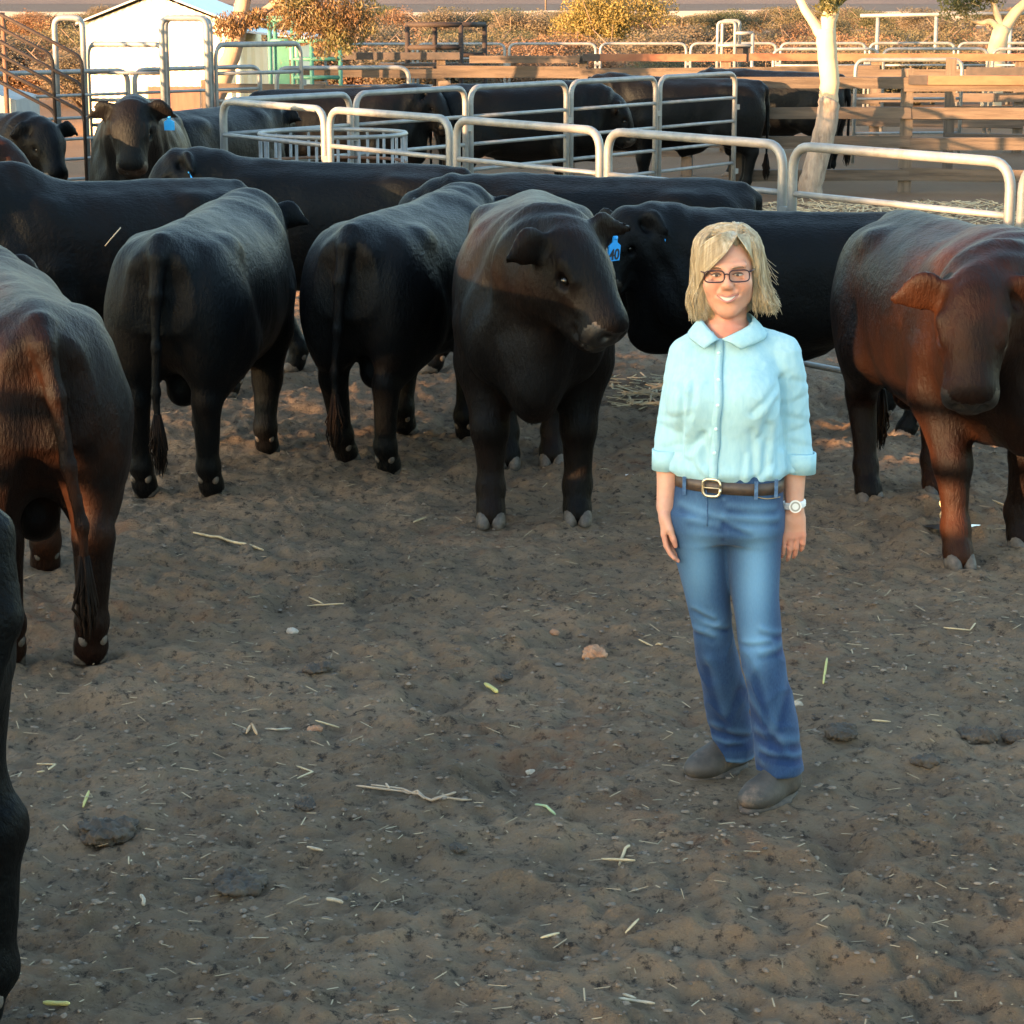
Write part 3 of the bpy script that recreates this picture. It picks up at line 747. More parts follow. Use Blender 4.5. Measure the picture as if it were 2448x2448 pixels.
def catmull(P, n=4):
    P = [np.array(p) for p in P]; P = [2*P[0]-P[1]] + P + [2*P[-1]-P[-2]]; out = []
    for i in range(1, len(P)-2):
        for k in range(n):
            t = k/n; a, b, c, d = P[i-1:i+3]
            out.append(.5*((2*b) + (c-a)*t + (2*a-5*b+4*c-d)*t*t + (3*b-a-3*c+d)*t**3))
    out.append(P[-2]); return out
m = MB(); rr = random.Random(5)
for q in range(3200):
    side = -1 if rr.random() < .55 else 1
    lay = rr.uniform(0, 1)
    rad = lambda az, el, g: hw(math.cos(az)*math.cos(el)*(.084 + g), .034 + math.sin(az)*math.cos(el)*(.095 + g), .040 + math.sin(el)*(.086 + g))
    py = rr.uniform(-.055, .10)                                      # along the parting
    p0 = hw(.028 - .14*max(py-.03, 0), py, .040 + .088*math.sqrt(max(.05, 1 - ((py-.034)/.098)**2)))
    lift = .002 + .009*lay
    if side < 0:
        az = math.pi + rr.uniform(-1.3, .80)
        front = az > math.pi + .1
    else:
        az = rr.uniform(-.68, 1.4)
        front = az < -.1
    u = rr.uniform(-1, 1); wv = rr.uniform(-.006, .006)
    el1 = rr.uniform(.70, .95)
    pts = [p0, rad(az, el1, lift+.004), rad(az, .18, lift+.006)]
    c = math.cos(az); s_ = math.sin(az)
    endz = (-.128 if side < 0 else -.115) + rr.gauss(0, .010); wv *= 1.6 + .02*(s_ < -.2)
    flare = (.002 if side < 0 else .014)
    pts.append(hw(c*(.090 + lift + flare*.4) + wv, .034 + s_*(.098 + lift), -.035))
    pts.append(hw(c*(.094 + lift + flare*.8) + wv*2, .034 + s_*(.096 + lift), -.085))
    curl = -.014 if side < 0 else .006
    pts.append(hw(c*(.092 + lift + flare + curl) + wv*3, .034 + s_*(.088 + lift), endz))
    r0 = rr.uniform(.0006, .0014); ph = rr.uniform(0, 6.28); am = rr.uniform(.001, .005)
    P = catmull(pts, 3); n = len(P)
    P = [p + np.array((math.cos(az), math.sin(az), 0))*am*math.sin(ph + i*1.1)*min(1, i/6) for i, p in enumerate(P)]
    m.tube(P, [r0*min(1, .6 + i*.2, (n-i)*.35) for i in range(n)], 4, cap=False)
for q in range(620):                                                # fringe swept to the viewer's left
    t = rr.random()**.8*1.9; lay = rr.uniform(0, .008)
    p = [hw(.030, -.060 + .03*t, .108 + .002*t), hw(.002 - .008*t, -.086 + .012*t - lay, .068 + .026*t), hw(-.040 - .010*t, -.084 + .012*t - lay, .026 + .036*t),
         hw(-.069 - .007*t, -.060 + .012*t - lay, -.008 + .034*t), hw(-.086 - .008*t, -.034 + .02*t, -.052 + .01*t), hw(-.096 - .008*t, -.014 + .02*t, -.098), hw(-.094, .0, -.128 + rr.uniform(-.012, .012))]
    P = catmull(p, 3); n = len(P); r0 = rr.uniform(.0008, .0017)
    m.tube(P, [r0*min(1, .6 + i*.2, (n-i)*.35) for i in range(n)], 4, cap=False)
for q in range(380):                                                # right-hand front lock
    t = rr.random()*1.9
    p = [hw(.030, -.056 + .03*t, .108), hw(.052 + .006*t, -.060 + .02*t, .076 + .014*t), hw(.072 + .006*t, -.038 + .02*t, .034), hw(.084 + .008*t, -.020 + .02*t, -.01),
         hw(.094 + .012*t, -.012 + .02*t, -.05), hw(.108 + .014*t, -.004 + .02*t, -.105 + rr.uniform(-.015, .015))]
    P = catmull(p, 3); n = len(P); r0 = rr.uniform(.0008, .0017)
    m.tube(P, [r0*min(1, .6 + i*.2, (n-i)*.35) for i in range(n)], 4, cap=False)
for q in range(26):                                                 # wind-blown flyaways
    z = rr.uniform(-.10, .02); x = .10 + rr.uniform(0, .012)
    P = catmull([hw(x-.015, .02, z+.05), hw(x+.008, .02, z+.01), hw(x + rr.uniform(.015, .035), .02, z - rr.uniform(.01, .04))], 3)
    m.tube(P, .0006, 3, cap=False)
wpart(m, 'hair_strands', M_HAIR, True, hc)

# shirt
M_SHIRT = mat("aqua_linen", (.29, .505, .585), .85, c2=(.335, .55, .62), scale=70, stretch=(1, 1, .25), bump=.12, bscale=350, spec=.25, sheen=.15)
def shirt():
    f = Field((-.31, -.24, .93), (.28, .22, 1.46), .0055)
    f.loft(2, [(.962, -.030, 0, .150, .108), (.975, -.032, 0, .163, .120), (1.00, -.034, 0, .166, .124), (1.06, -.036, 0, .160, .118), (1.14, -.042, 0, .162, .118), (1.22, -.046, 0, .162, .115),
               (1.29, -.046, .008, .155, .098), (1.335, -.046, .014, .130, .082), (1.365, -.046, .018, .092, .074), (1.392, -.046, .022, .076, .068)], yaw=TY, k=.03, p=2.2, sm=2)
    for s in (1, -1):
        b = np.array((-.046, 0, 1.20)) + rot(TY) @ np.array((.072*s, -.075, 0))
        f.ell(b, (.070, .052, .075), rot(TY), k=.06)
    f.cap((-.09, .02, 1.362), (-.157, .02, 1.318), .045, .050, k=.03); f.cap((.0, .02, 1.365), (.118, .02, 1.322), .045, .052, k=.03)
    f.loft(2, [(.985, -.206, .022, .046, .052), (1.03, -.203, .034, .046, .053), (1.10, -.191, .046, .049, .055), (1.20, -.174, .04, .051, .059), (1.29, -.160, .025, .052, .061), (1.325, -.152, .02, .042, .048)], k=.022, p=2, sm=1)
    f.loft(2, [(.975, .170, .025, .056, .056), (1.03, .164, .036, .051, .054), (1.10, .154, .042, .052, .056), (1.20, .140, .036, .056, .062), (1.29, .124, .024, .057, .064), (1.325, .114, .02, .046, .05)], k=.022, p=2, sm=1)
    f.ell(np.array((-.066, -.085, 1.458)), (.044, .085, .063), rot(TY), k=.004, sub=True)      # open neck
    V, F = f.nets(); V = relax(V, F, 2, .4); N = vnormals(V, F)
    x, z = V[:, 0], V[:, 2]; fr = np.clip(-N[:, 1]*1.6 + .2, 0, 1)
    d = .0022*vnoise3(V*np.array((1, 1, .35)), 26, 3) + .0022*vnoise3(V*np.array((1, 1, .6)), 11, 5)
    Q = np.stack([x + .6*z, V[:, 1], z*.55 - .3*x], 1); Q2 = np.stack([x - .7*z, V[:, 1], z*.5 + .35*x], 1)
    for q_, fq, am, sd_ in ((Q, 15, .0030, 21), (Q2, 17, .0030, 22), (Q, 31, .0020, 23), (Q2, 34, .0020, 24)):
        rg_ = 1 - np.abs(vnoise3(q_, fq, sd_))*5; d += am*np.clip(rg_, 0, 1)**1.5*np.clip(.35 + 1.3*vnoise3(V, 6, sd_+5), 0, 1)
    for a, b, dep, w in (((.085, 1.235), (.020, 1.175), .006, .012), ((.092, 1.20), (.045, 1.10), .007, .013), ((.07, 1.13), (.055, .99), .006, .012), ((.105, 1.12), (.10, 1.0), .006, .011),
                         ((.02, 1.12), (.03, .98), .005, .012), ((-.16, 1.045), (-.115, 1.105), .006, .012), ((-.115, 1.10), (-.105, 1.02), .007, .013), ((-.15, 1.02), (-.12, .985), .005, .01),
                         ((-.145, 1.25), (-.165, 1.12), .005, .010), ((-.08, 1.09), (-.09, .98), .004, .011), ((0., 1.05), (-.01, .975), .004, .009), ((.08, 1.02), (.03, .975), .004, .010),
                         ((.11, 1.255), (.118, 1.06), .010, .010), ((-.178, 1.24), (-.178, 1.04), .009, .009)):
        ds, t = seg_dist(x, z, a, b); d -= 1.25*fr*dep*np.exp(-(ds/w)**2)
        ds2, t = seg_dist(x - w*1.7, z, a, b); d += fr*dep*.6*np.exp(-(ds2/w)**2)
    for cx, zs in ((.16, (1.06, 1.10, 1.135, 1.19, 1.245)), (-.188, (1.035, 1.06, 1.10, 1.15, 1.22))):
        m_ = np.exp(-((x-cx)/.055)**2)
        for i, zz in enumerate(zs):
            zl = zz + (x-cx)*(.35 if i % 2 else -.28); d -= m_*.0028*np.exp(-((z-zl)/.008)**2); d += m_*.0016*np.exp(-((z-zl-.02)/.012)**2)
    d += .006*np.exp(-((z-.99)/.018)**2)*(np.abs(x+.035) < .17)*(.6 + 1.2*vnoise3(V, 16, 8))        # blousing over the belt
    V = V + N*d[:, None]
    return link('shirt', mesh_np('shirt', V, F, M_SHIRT), W), V, N
SH, SV, SN = shirt()
def on_shirt(x, z, off=.002, back=False):
    """point on the shirt's front at x, z"""
    dd = np.hypot(SV[:, 0]-x, SV[:, 2]-z) + .3*np.clip(SV[:, 1]+.03, 0, 1); c = np.argsort(dd)[:10]
    return Vector((x, SV[c, 1].min() - off, z))
M_SHIRT2 = mat("aqua_linen_trim", (.295, .515, .595), .85, c2=(.34, .56, .63), scale=60, bump=.1, bscale=300, spec=.25)
m = MB(); pl = [(1.374 - .0165*i) for i in range(25)]; L = []; Rr = []
for i, z in enumerate(pl):
    xc = -.073 - .014*(i/24) + .002*math.sin(i*.8)
    L.append(on_shirt(xc-.011, z, .0035)); Rr.append(on_shirt(xc+.011, z, .0045))
n = len(pl); bk = [p + Vector((0, .006, 0)) for p in L + Rr]
m.add(L + Rr + bk, [(i, i+1, n+i+1, n+i) for i in range(n-1)] + [(n+i, n+i+1, 3*n+i+1, 3*n+i) for i in range(n-1)] + [(i+1, i, 2*n+i, 2*n+i+1) for i in range(n-1)])
wpart(m, 'placket', M_SHIRT2, True, SH)
for z in (1.335, 1.265, 1.195, 1.125, 1.055):
    m = MB(); i = (1.374-z)/.0165; m.ball(on_shirt(-.073-.014*i/24, z, .006), (.0052, .0022, .0052), 8, 5); wpart(m, 'button', mat("button", (.60, .80, .84), .3), True, SH)
def patch(m, A, B, n=6, th=.004):
    """sheet between two polylines, with thickness"""
    A = [Vector(p) for p in catmull(A, 3)]; B = [Vector(p) for p in catmull(B, 3)]; k = len(A); rows = []
    for j in range(n+1):
        t = j/n; rows += [a.lerp(b, t) + Vector((0, -.008*math.sin(math.pi*t), .004*math.sin(math.pi*t))) for a, b in zip(A, B)]
    low = [p + Vector((0, th, -th*.7)) for p in rows]; o = len(rows); q = []
    for j in range(n):
        for i in range(k-1):
            a = j*k+i; q += [(a, a+1, a+k+1, a+k), (o+a+k, o+a+k+1, o+a+1, o+a)]
    for i in range(k-1): q += [(i+1, i, o+i, o+i+1), (n*k+i, n*k+i+1, o+n*k+i+1, o+n*k+i)]
    for j in range(n): q += [(j*k, (j+1)*k, o+(j+1)*k, o+j*k), ((j+1)*k+k-1, j*k+k-1, o+j*k+k-1, o+(j+1)*k+k-1)]
    m.add(rows + low, q)
m = MB()
patch(m, [(-.046, .098, 1.425), (-.105, .060, 1.430), (-.118, .0, 1.424), (-.104, -.048, 1.405), (-.075, -.078, 1.376)],
         [(-.046, .118, 1.385), (-.128, .085, 1.385), (-.158, .0, 1.380), (-.142, -.056, 1.366), (-.117, -.093, 1.350)])
patch(m, [(-.046, .098, 1.425), (.012, .066, 1.432), (.026, .01, 1.430), (.012, -.046, 1.410), (-.066, -.079, 1.376)],
         [(-.046, .118, 1.385), (.040, .090, 1.388), (.068, .01, 1.386), (.055, -.052, 1.372), (-.014, -.097, 1.350)])
wpart(m, 'collar', M_SHIRT2, True, SH)
for cx, cy, zb, rx, ry in ((-.206, .023, .981, .0470, .0530), (.170, .026, .971, .0565, .0570)):
    m = MB(); n = 28; vs = []                                       # turned-up cuffs
    for r_, z in ((0, 0), (0, .058), (-.006, .060), (-.006, .0)):
        for q in range(n):
            a = 2*math.pi*q/n; w_ = .0015*math.sin(3*a + cx*30)
            vs.append((cx + (rx + r_ + w_)*math.cos(a) + (.002 if cx > 0 else -.001)*z*0, cy + (ry + r_ + w_)*math.sin(a), zb + z + .006*math.cos(a)*(1 if cx < 0 else -1)*.5))
    m.add(vs, [(j*n+q, j*n+(q+1) % n, ((j+1) % 4)*n+(q+1) % n, ((j+1) % 4)*n+q) for j in range(4) for q in range(n)])
    wpart(m, 'cuff', M_SHIRT2, True, SH)

# jeans
M_DENIM = attr_mat("denim", (.007, .026, .085), (.135, .29, .46), 'fade', .85, spec=.2, nscale=260, nstretch=(1, 1, .3), namp=.16, bump=.15, sheen=.1)
def jeans():
    f = Field((-.26, -.26, .02), (.28, .30, 1.0), .0055)
    f.loft(2, [(.78, -.040, 0, .150, .10), (.81, -.040, 0, .171, .124), (.87, -.038, 0, .168, .124), (.93, -.034, 0, .161, .118), (.985, -.030, 0, .152, .110)], yaw=HY*.7, k=.035, p=2.25, sm=2)
    f.ell((-.02, .075, .83), (.135, .075, .10), rot(HY), k=.05)
    f.loft(2, [(.055, .020, .165, .064, .076), (.13, .012, .155, .064, .074), (.28, -.020, .10, .066, .070), (.42, -.053, .055, .061, .066), (.50, -.067, .030, .058, .063), (.62, -.088, .018, .067, .075), (.76, -.112, .008, .082, .092), (.86, -.122, .0, .083, .10)], k=.025, p=2.1, sm=2)
    f.loft(2, [(.095, .133, -.075, .070, .084), (.16, .125, -.075, .067, .078), (.30, .103, -.075, .064, .070), (.42, .075, -.068, .061, .066), (.48, .065, -.062, .060, .065), (.62, .050, -.035, .069, .076), (.76, .042, -.015, .083, .094), (.86, .043, -.005, .085, .103)], k=.020, p=2.1, sm=2)
    V, F = f.nets(); V = relax(V, F, 2, .4); N = vnormals(V, F)
    x, z = V[:, 0], V[:, 2]; fr = np.clip(-N[:, 1]*1.5 + .3, 0, 1); cr = np.zeros(len(V)); rg_ = np.clip(1 - np.abs(vnoise3(np.stack([x + .5*z, V[:, 1], z*.8 - .3*x], 1), 15, 31))*5, 0, 1)**1.5*np.clip((.62-z)/.15, 0, 1); d = .0045*rg_ + .002*vnoise3(V, 18, 2) + .0025*vnoise3(V*np.array((1, 1, .4)), 9, 4)
    for a, b, dep, w in (((-.04, .885), (.09, .875), .004, .010), ((-.055, .855), (.10, .842), .006, .010), ((-.055, .845), (.02, .815), .005, .009), ((-.06, .85), (-.17, .875), .004, .010), ((-.06, .83), (-.15, .84), .003, .010),
                         ((-.055, .91), (-.055, .80), .004, .006), ((.06, .520), (.125, .500), .005, .009), ((.015, .478), (.085, .490), .005, .008), ((.06, .45), (.12, .462), .004, .010), ((-.125, .56), (-.07, .535), .006, .009), ((-.09, .515), (-.03, .50), .005, .009), ((-.12, .49), (-.07, .475), .004, .010),
                         ((-.08, .38), (-.03, .20), .006, .016), ((.02, .36), (-.02, .17), .005, .014), ((.05, .40), (.10, .22), .005, .015), ((.15, .38), (.10, .20), .006, .016), ((-.05, .155), (.06, .13), .006, .012), ((-.05, .105), (.07, .11), .004, .010), ((.06, .205), (.18, .175), .006, .013), ((.07, .155), (.20, .135), .005, .010), ((.03, .30), (.14, .15), .005, .014)):
        dep *= .62 if a[1] > .7 else .85; ds, t = seg_dist(x, z, a, b); d -= fr*dep*np.exp(-(ds/w)**2)
        ds2, _ = seg_dist(x, z - w*2, a, b); d += fr*dep*.6*np.exp(-(ds2/w)**2); cr += .35*fr*np.exp(-(ds2/w)**2) - .35*fr*np.exp(-(ds/w)**2)
    d += .007*np.exp(-((z-.10)/.03)**2)*vnoise3(V*np.array((1, 1, 2)), 14, 6)*2
    V = V + N*d[:, None]
    me = mesh_np('jeans', V, F, M_DENIM)
    P = V.copy(); P[:, 1] *= .3
    fade = .95*gauss(P, (.045, -.03, .69), (.048, .2, .17)) + .72*gauss(P, (-.120, -.02, .71), (.048, .2, .15)) + .55*gauss(P, (.05, -.03, .49), (.04, .2, .055)) + .40*gauss(P, (-.075, 0, .52), (.035, .2, .05)) + .25*gauss(P, (.02, 0, .86), (.10, .2, .035)) + .22*gauss(P, (-.14, 0, .88), (.05, .2, .05))
    fade = fade*fr + .03 + cr*.45 + .10*np.clip(.4 + vnoise3(V, 7, 9), 0, 1)
    fade += .30*np.exp(-((z-.062)/.006)**2)*(x < .09)*(V[:, 1] > .05)
    set_attr(me, 'fade', fade)
    return link('jeans', me, W), V, N
JE, JV, JN = jeans()
def on_jeans(x, z, off=.002):
    dd = np.hypot(JV[:, 0]-x, JV[:, 2]-z) + .5*np.clip(JV[:, 1]+.02, 0, 1); c = np.argsort(dd)[:8]
    return Vector((x, JV[c, 1].min() - off, z))
M_STITCH = mat("stitching", (.40, .27, .12), .8)
M_DENIM2 = mat("denim_trim", (.03, .075, .17), .85, c2=(.08, .16, .28), scale=90, bump=.1)
m = MB(); m.tube([on_jeans(-.105 + .004*math.sin(t*2), .945 - .105*t, .001) for t in np.linspace(0, 1, 9)] , .0017, 5); wpart(m, 'fly', M_DENIM2, True, JE)
m = MB(); m.tube([on_jeans(.005 + .105*t, .945 - .020*math.sin(min(1, t*1.6)*math.pi/2) - .006*t, .0005) for t in np.linspace(0, 1, 9)], .0014, 4)
wpart(m, 'pocket_seam', M_STITCH, True, JE)

# belt
M_BELT = mat("belt_leather", (.045, .032, .024), .5, c2=(.075, .052, .038), scale=40, bump=.15)
M_BUCKLE = mat("brass_buckle", (.72, .60, .42), .28, metal=.9)
def ring_at(z, g, n=56):
    pts = []
    for q in range(n):
        a = 2*math.pi*q/n; c, s_ = math.cos(a), math.sin(a); p = 2.25
        r = 1/((abs(c)/(.156+g))**p + (abs(s_)/(.114+g))**p)**(1/p); v = rot(HY*.7) @ np.array((r*c, r*s_, 0))
        pts.append(Vector((v[0] - .032, v[1], z - .030*v[0])))
    return pts
m = MB(); vs = ring_at(.934, .007) + ring_at(.968, .007) + ring_at(.968, .002) + ring_at(.934, .002); n = 56
m.add(vs, [(j*n+q, j*n+(q+1) % n, ((j+1) % 4)*n+(q+1) % n, ((j+1) % 4)*n+q) for j in range(4) for q in range(n)])
BELT = wpart(m, 'belt', M_BELT)
fr_pt = rot(HY*.95) @ np.array((0, -.127, 0)); bc = Vector((fr_pt[0] - .036, fr_pt[1], .953))
bx = Vector(rot(HY*.8) @ np.array((1, 0, 0)))
m = MB(); pts = []
for k in range(25):
    a = 2*math.pi*k/24; cx = math.copysign(abs(math.cos(a))**.6, math.cos(a)); sz = math.copysign(abs(math.sin(a))**.6, math.sin(a))
    pts.append(bc + bx*(.026*cx) + Vector((0, -.002, .025*sz)))
m.tube(pts, .0045, 6); m.tube([bc + bx*-.024 + Vector((0, -.004, 0)), bc + bx*.024 + Vector((0, -.004, 0))], .0022, 5); wpart(m, 'buckle', M_BUCKLE, True, BELT)
for x in (-.165, .035, .095):
    m = MB(); p = on_jeans(x, .935, .010); m.beam(p + Vector((0, 0, -.012)), p + Vector((0, .001, .040)), .010, .005, up=(0, 1, 0)); wpart(m, 'belt_loop', M_DENIM2, False, JE)

# watch
m = MB(); wc = Vector((.1605, -.002, .880)); pts = [wc + Vector((.0305*math.cos(a), .0275*math.sin(a), .004*math.cos(a))) for a in np.linspace(0, 2*math.pi, 25)]
m.tube([p + Vector((0, 0, -.006)) for p in pts], .0045, 6); m.tube([p + Vector((0, 0, .006)) for p in pts], .0045, 6); m.tube(pts, .0050, 6)
M_WATCH = mat("white_resin", (.75, .75, .73), .4)
WT = wpart(m, 'watch', M_WATCH)
m = MB(); fc = wc + Vector((.0, -.031, 0)); fn = Vector((-.06, -1, .12)).normalized(); fx = Vector((1, 0, 0)); fz = fn.cross(fx).normalized() * -1
def disc(m, c, r, th, n=20):
    a0 = [c + (fx*math.cos(2*math.pi*q/n) + fz*math.sin(2*math.pi*q/n))*r for q in range(n)]; a1 = [p + fn*th for p in a0]
    m.add(a0 + a1, [tuple(range(n)), tuple(range(2*n-1, n-1, -1))] + [(q, (q+1) % n, n+(q+1) % n, n+q) for q in range(n)])
disc(m, fc, .0185, .007); wpart(m, 'watch_case', M_WATCH, False, WT)
m = MB(); disc(m, fc + fn*.0065, .0145, .0012); wpart(m, 'watch_bezel', mat("watch_bezel", (.25, .26, .27), .3, metal=.7), False, WT)
m = MB(); disc(m, fc + fn*.0075, .0095, .0008); wpart(m, 'watch_dial', mat("watch_dial", (.62, .66, .68), .2), False, WT)

# boots
M_BOOT = mat("dusty_boot_leather", (.040, .035, .030), .7, c2=(.07, .06, .05), scale=22, lo=.4, hi=.7, c3=(.17, .12, .085), s3=14, lo3=.58, hi3=.75, bump=.2, bscale=60)
M_SOLE = mat("boot_sole", (.035, .030, .026), .8, c2=(.09, .07, .055), scale=30)
M_ELASTIC = mat("boot_elastic", (.025, .024, .024), .9)
for heel, toe, top in (((.060, .215), (-.130, .060), .15), ((.180, -.035), (.010, -.215), .165)):
    h0 = np.array((*heel, 0)); d = np.array((*toe, 0)) - h0; Lb = np.linalg.norm(d); d /= Lb; sd2 = np.array((-d[1], d[0], 0))
    P = lambda a, s_, z: h0 + d*a + sd2*s_ + np.array((0, 0, z))
    f = Field(np.minimum(h0, P(Lb, 0, 0)) - (.09, .09, .0), np.maximum(h0, P(Lb, 0, 0)) + (.09, .09, .24), .005)
    f.cap(P(.035, 0, .055), P(.16, 0, .045), .036, .040, k=.02); f.ell(P(Lb-.065, .002, .042), (.068, .044, .030), rot(math.atan2(d[1], d[0])), k=.025)
    f.ell(P(.15, .0, .045), (.085, .043, .038), rot(math.atan2(d[1], d[0])), k=.03)
    f.cap(P(.055, 0, .07), P(.05, 0, top), .043, .046, k=.025); f.cap(P(.075, 0, .100), P(.175, 0, .054), .036, .030, k=.03)
    f.cap(P(.03, 0, .05), P(.03, 0, .10), .036, .036, k=.02)
    f.d = np.maximum(f.d, (.016 - f.ax[2])[None, None, :]).astype(np.float32)
    V, F = f.nets(); V = relax(V, F, 2, .4); N = vnormals(V, F); V = V + N*(.004*vnoise3(V, 22, 7))[:, None]
    bo = link('boot', mesh_np('boot', V, F, M_BOOT), W)
    m = MB(); n = 56; lo_, hi_ = [], []
    for q in range(n):
        a = 2*math.pi*q/n; t = .5 - .5*math.cos(a); wd = (.034 + .012*math.sin(min(1, t*1.25)*math.pi)**1.0*(t > .25) + .004) * (1 if abs(math.sin(a)) > .01 else 1)
        s_ = math.copysign(abs(math.sin(a))**.62, math.sin(a)) * wd
        aa = -.001 + (Lb + .001)*t
        lo_.append(Vector(P(aa, s_, 0.0))); hi_.append(Vector(P(aa, s_*.97, .017 + .003*t)))
    m.add(lo_ + hi_, [tuple(range(n-1, -1, -1)), tuple(range(n, 2*n))] + [(q, (q+1) % n, n+(q+1) % n, n+q) for q in range(n)])
    wpart(m, 'sole', M_SOLE, True, bo)
    for s in (1, -1):
        m = MB(); m.ball(P(.062, .040*s, .115), (.020, .010, .034), rot=Matrix(rot(math.atan2(d[1], d[0])).tolist())); wpart(m, 'elastic_side', M_ELASTIC, True, bo)
# ------------------------------------------------------------ steel yards
M_GALV = mat("galvanised_pipe", (.155, .172, .178), .5, metal=.3, c2=(.23, .245, .248), scale=9, c3=(.17, .15, .13), s3=14, lo3=.60, hi3=.78, bump=.05, bscale=60)
M_RUSTPIPE = mat("rusty_pipe", (.085, .050, .034), .8, c2=(.15, .075, .042), scale=12, bump=.2)
M_RUST = mat("rusty_channel", (.15, .055, .028), .8, c2=(.20, .09, .048), scale=6, stretch=(.4, 1, 1), bump=.2)
M_DARKST = mat("dark_steel", (.022, .020, .019), .7, c2=(.045, .035, .03), scale=8)
M_WOOD = mat("weathered_timber", (.054, .042, .032), .9, c2=(.105, .083, .063), scale=10, stretch=(.16, 2.2, 2.2), c3=(.10, .075, .055), s3=5, lo3=.55, hi3=.75, bump=.45, bscale=40)
M_POST = mat("weathered_post", (.062, .050, .039), .9, c2=(.118, .095, .072), scale=10, stretch=(2.2, 2.2, .16), c3=(.10, .08, .06), s3=5, lo3=.55, hi3=.75, bump=.45, bscale=40)

def panel_proto(name, L=1.82, H=1.5, zs=(1.19, .92, .67, .43, .19), r=.029, m=None, rr=.019):
    m = m or M_GALV
    root = empty(name)
    f = MB(); g = .045
    f.tube(bend([(g, 0, 0), (g, 0, H-r), (L-g, 0, H-r), (L-g, 0, 0)], .15, 6), r, 10); f.build('frame', m, root, True)
    for z in zs:
        t = MB(); t.tube([(g, 0, z), (L-g, 0, z)], rr, 8); t.build('rail', m, root, True)
    for z in (H*.72, H*.22):
        t = MB(); t.box((L-.01, 0, z), (.085, .055, .06)); t.build('pin_lug', m, root)
    return root
PANEL = None; FAT = None
def place_panel(a, b, label, group, H=1.5, z=0.0, fat=False):
    global PANEL, FAT
    if fat and FAT is None: FAT = panel_proto('yard_panel', r=.045, rr=.040); FAT.location = (0, 0, -20)
    a = Vector((*a, 0)); b = Vector((*b, 0)); d = b - a
    if fat: o = FAT if FAT.location.z < -10 else copy_tree(FAT)
    elif PANEL is None: PANEL = o = panel_proto('yard_panel')
    else: o = copy_tree(PANEL)
    o.location = (a.x, a.y, z); o.rotation_euler = (0, 0, math.atan2(d.y, d.x)); o.scale = (d.length/1.82, 1, H/1.5)
    return tag(o, label, 'cattle panel', group)
def panel_line(a, b, n, labels, group, H=1.5):
    a = Vector(a); b = Vector(b)
    for i in range(n):
        p = a.lerp(b, i/n); q = a.lerp(b, (i+1)/n)
        place_panel(p, q, labels[i] if isinstance(labels, (list, tuple)) else labels, group, H)
C0 = (-2.49, 19.5)
panel_line(C0, (2.67, 12.0), 5, [
    'galvanised cattle panel at the far corner post, in front of the round feeder',
    'galvanised cattle panel second along from the far corner of the front fence',
    'galvanised cattle panel in the middle of the front fence behind the black backs',
    'galvanised cattle panel whose right end stands left of the gum trunk',
    'galvanised cattle panel crossing in front of the gum trunk base'], 'front row of cattle panels')
place_panel((2.67, 12.0), (3.70, 10.5), 'galvanised cattle panel cut off by the right edge of the photo', 'front row of cattle panels')
panel_line(C0, (2.65, 27.0), 5, [
    'galvanised cattle panel running back from the corner post behind the feeder',
    'galvanised cattle panel of the rear fence before a tagged black bull',
    'galvanised cattle panel in the middle of the rear fence before a broad black body',
    'galvanised cattle panel fourth along the rear fence before a tagged black head',
    'galvanised cattle panel ending the rear fence at the timber rails'], 'rear row of cattle panels')
panel_line((-6.15, 26.7), (-3.25, 29.9), 2, ['galvanised cattle panel under the dark sloping ramp rails', 'cattle panel in front of the white shed'], 'panels in front of the white shed')
place_panel((-3.02, 29.0), (-1.28, 29.4), 'sunlit cattle panel right of the leaning tree trunk', 'panels in front of the white shed')
place_panel((4.9, 33.0), (6.55, 33.2), 'cattle panel seen through the timber rails right of the gum trunk', 'far panels')
for i in range(8):
    place_panel((-3.7 + 1.8*i, 45 + .15*i), (-1.9 + 1.8*i, 45.15 + .15*i), 'far cattle panel showing only its top rail above the timber rails', 'far row of cattle panels')
for i in range(3):
    place_panel((4.55 + 1.95*i, 40.4 + .1*i), (6.5 + 1.95*i, 40.5 + .1*i), 'far cattle panel with a white sunlit top loop, behind the gum trunk', 'sunlit far panels')
# left fence of the yard, out of the picture: its rails throw the stripes on the bulls
for i in range(6):
    t = .9 + i*1.82
    place_panel((-9.3 + .567*t, 9.2 - .824*t), (-9.3 + .567*(t+1.82), 9.2 - .824*(t+1.82)), 'galvanised cattle panel of the left fence beside the camera', 'left row of cattle panels', fat=True)

# walk-through arches and the tall panel between them
def arch(x0, x1, y, H, label, deep=0):
    o = empty('gate_arch', (x0, y, 0)); w = x1 - x0; tag(o, label, 'gate', 'walk-through gate arches')
    m = MB(); m.tube(bend([(0, 0, 0), (0, 0, H), (w, 0, H), (w, 0, 0)], .11, 5), .036, 8); m.build('frame', M_GALV, o, True)
    if deep:
        m = MB(); m.tube(bend([(0, deep, 0), (0, deep, H), (w, deep, H), (w, deep, 0)], .11, 5), .036, 8); m.build('rear_frame', M_GALV, o, True)
        for x in (0, w):
            m = MB(); m.box((x, deep/2, H*.42), (.03, deep*.8, H*.78)); m.build('slide_panel', M_GALV, o)
    return o
arch(-5.56, -5.22, 28.0, 2.10, 'narrow grey steel gate arch left of the white shed')
arch(-4.20, -3.66, 27.6, 2.10, 'tall grey steel gate arch with side plates before the white shed', .30)
place_panel((-5.2, 28.1), (-4.22, 27.9), 'tall cattle panel between the two steel gate arches', 'panels in front of the white shed', 1.82)
place_panel((-3.6, 27.7), (-2.6, 28.6), 'tall cattle panel right of the steel gate arch', 'panels in front of the white shed', 1.82)

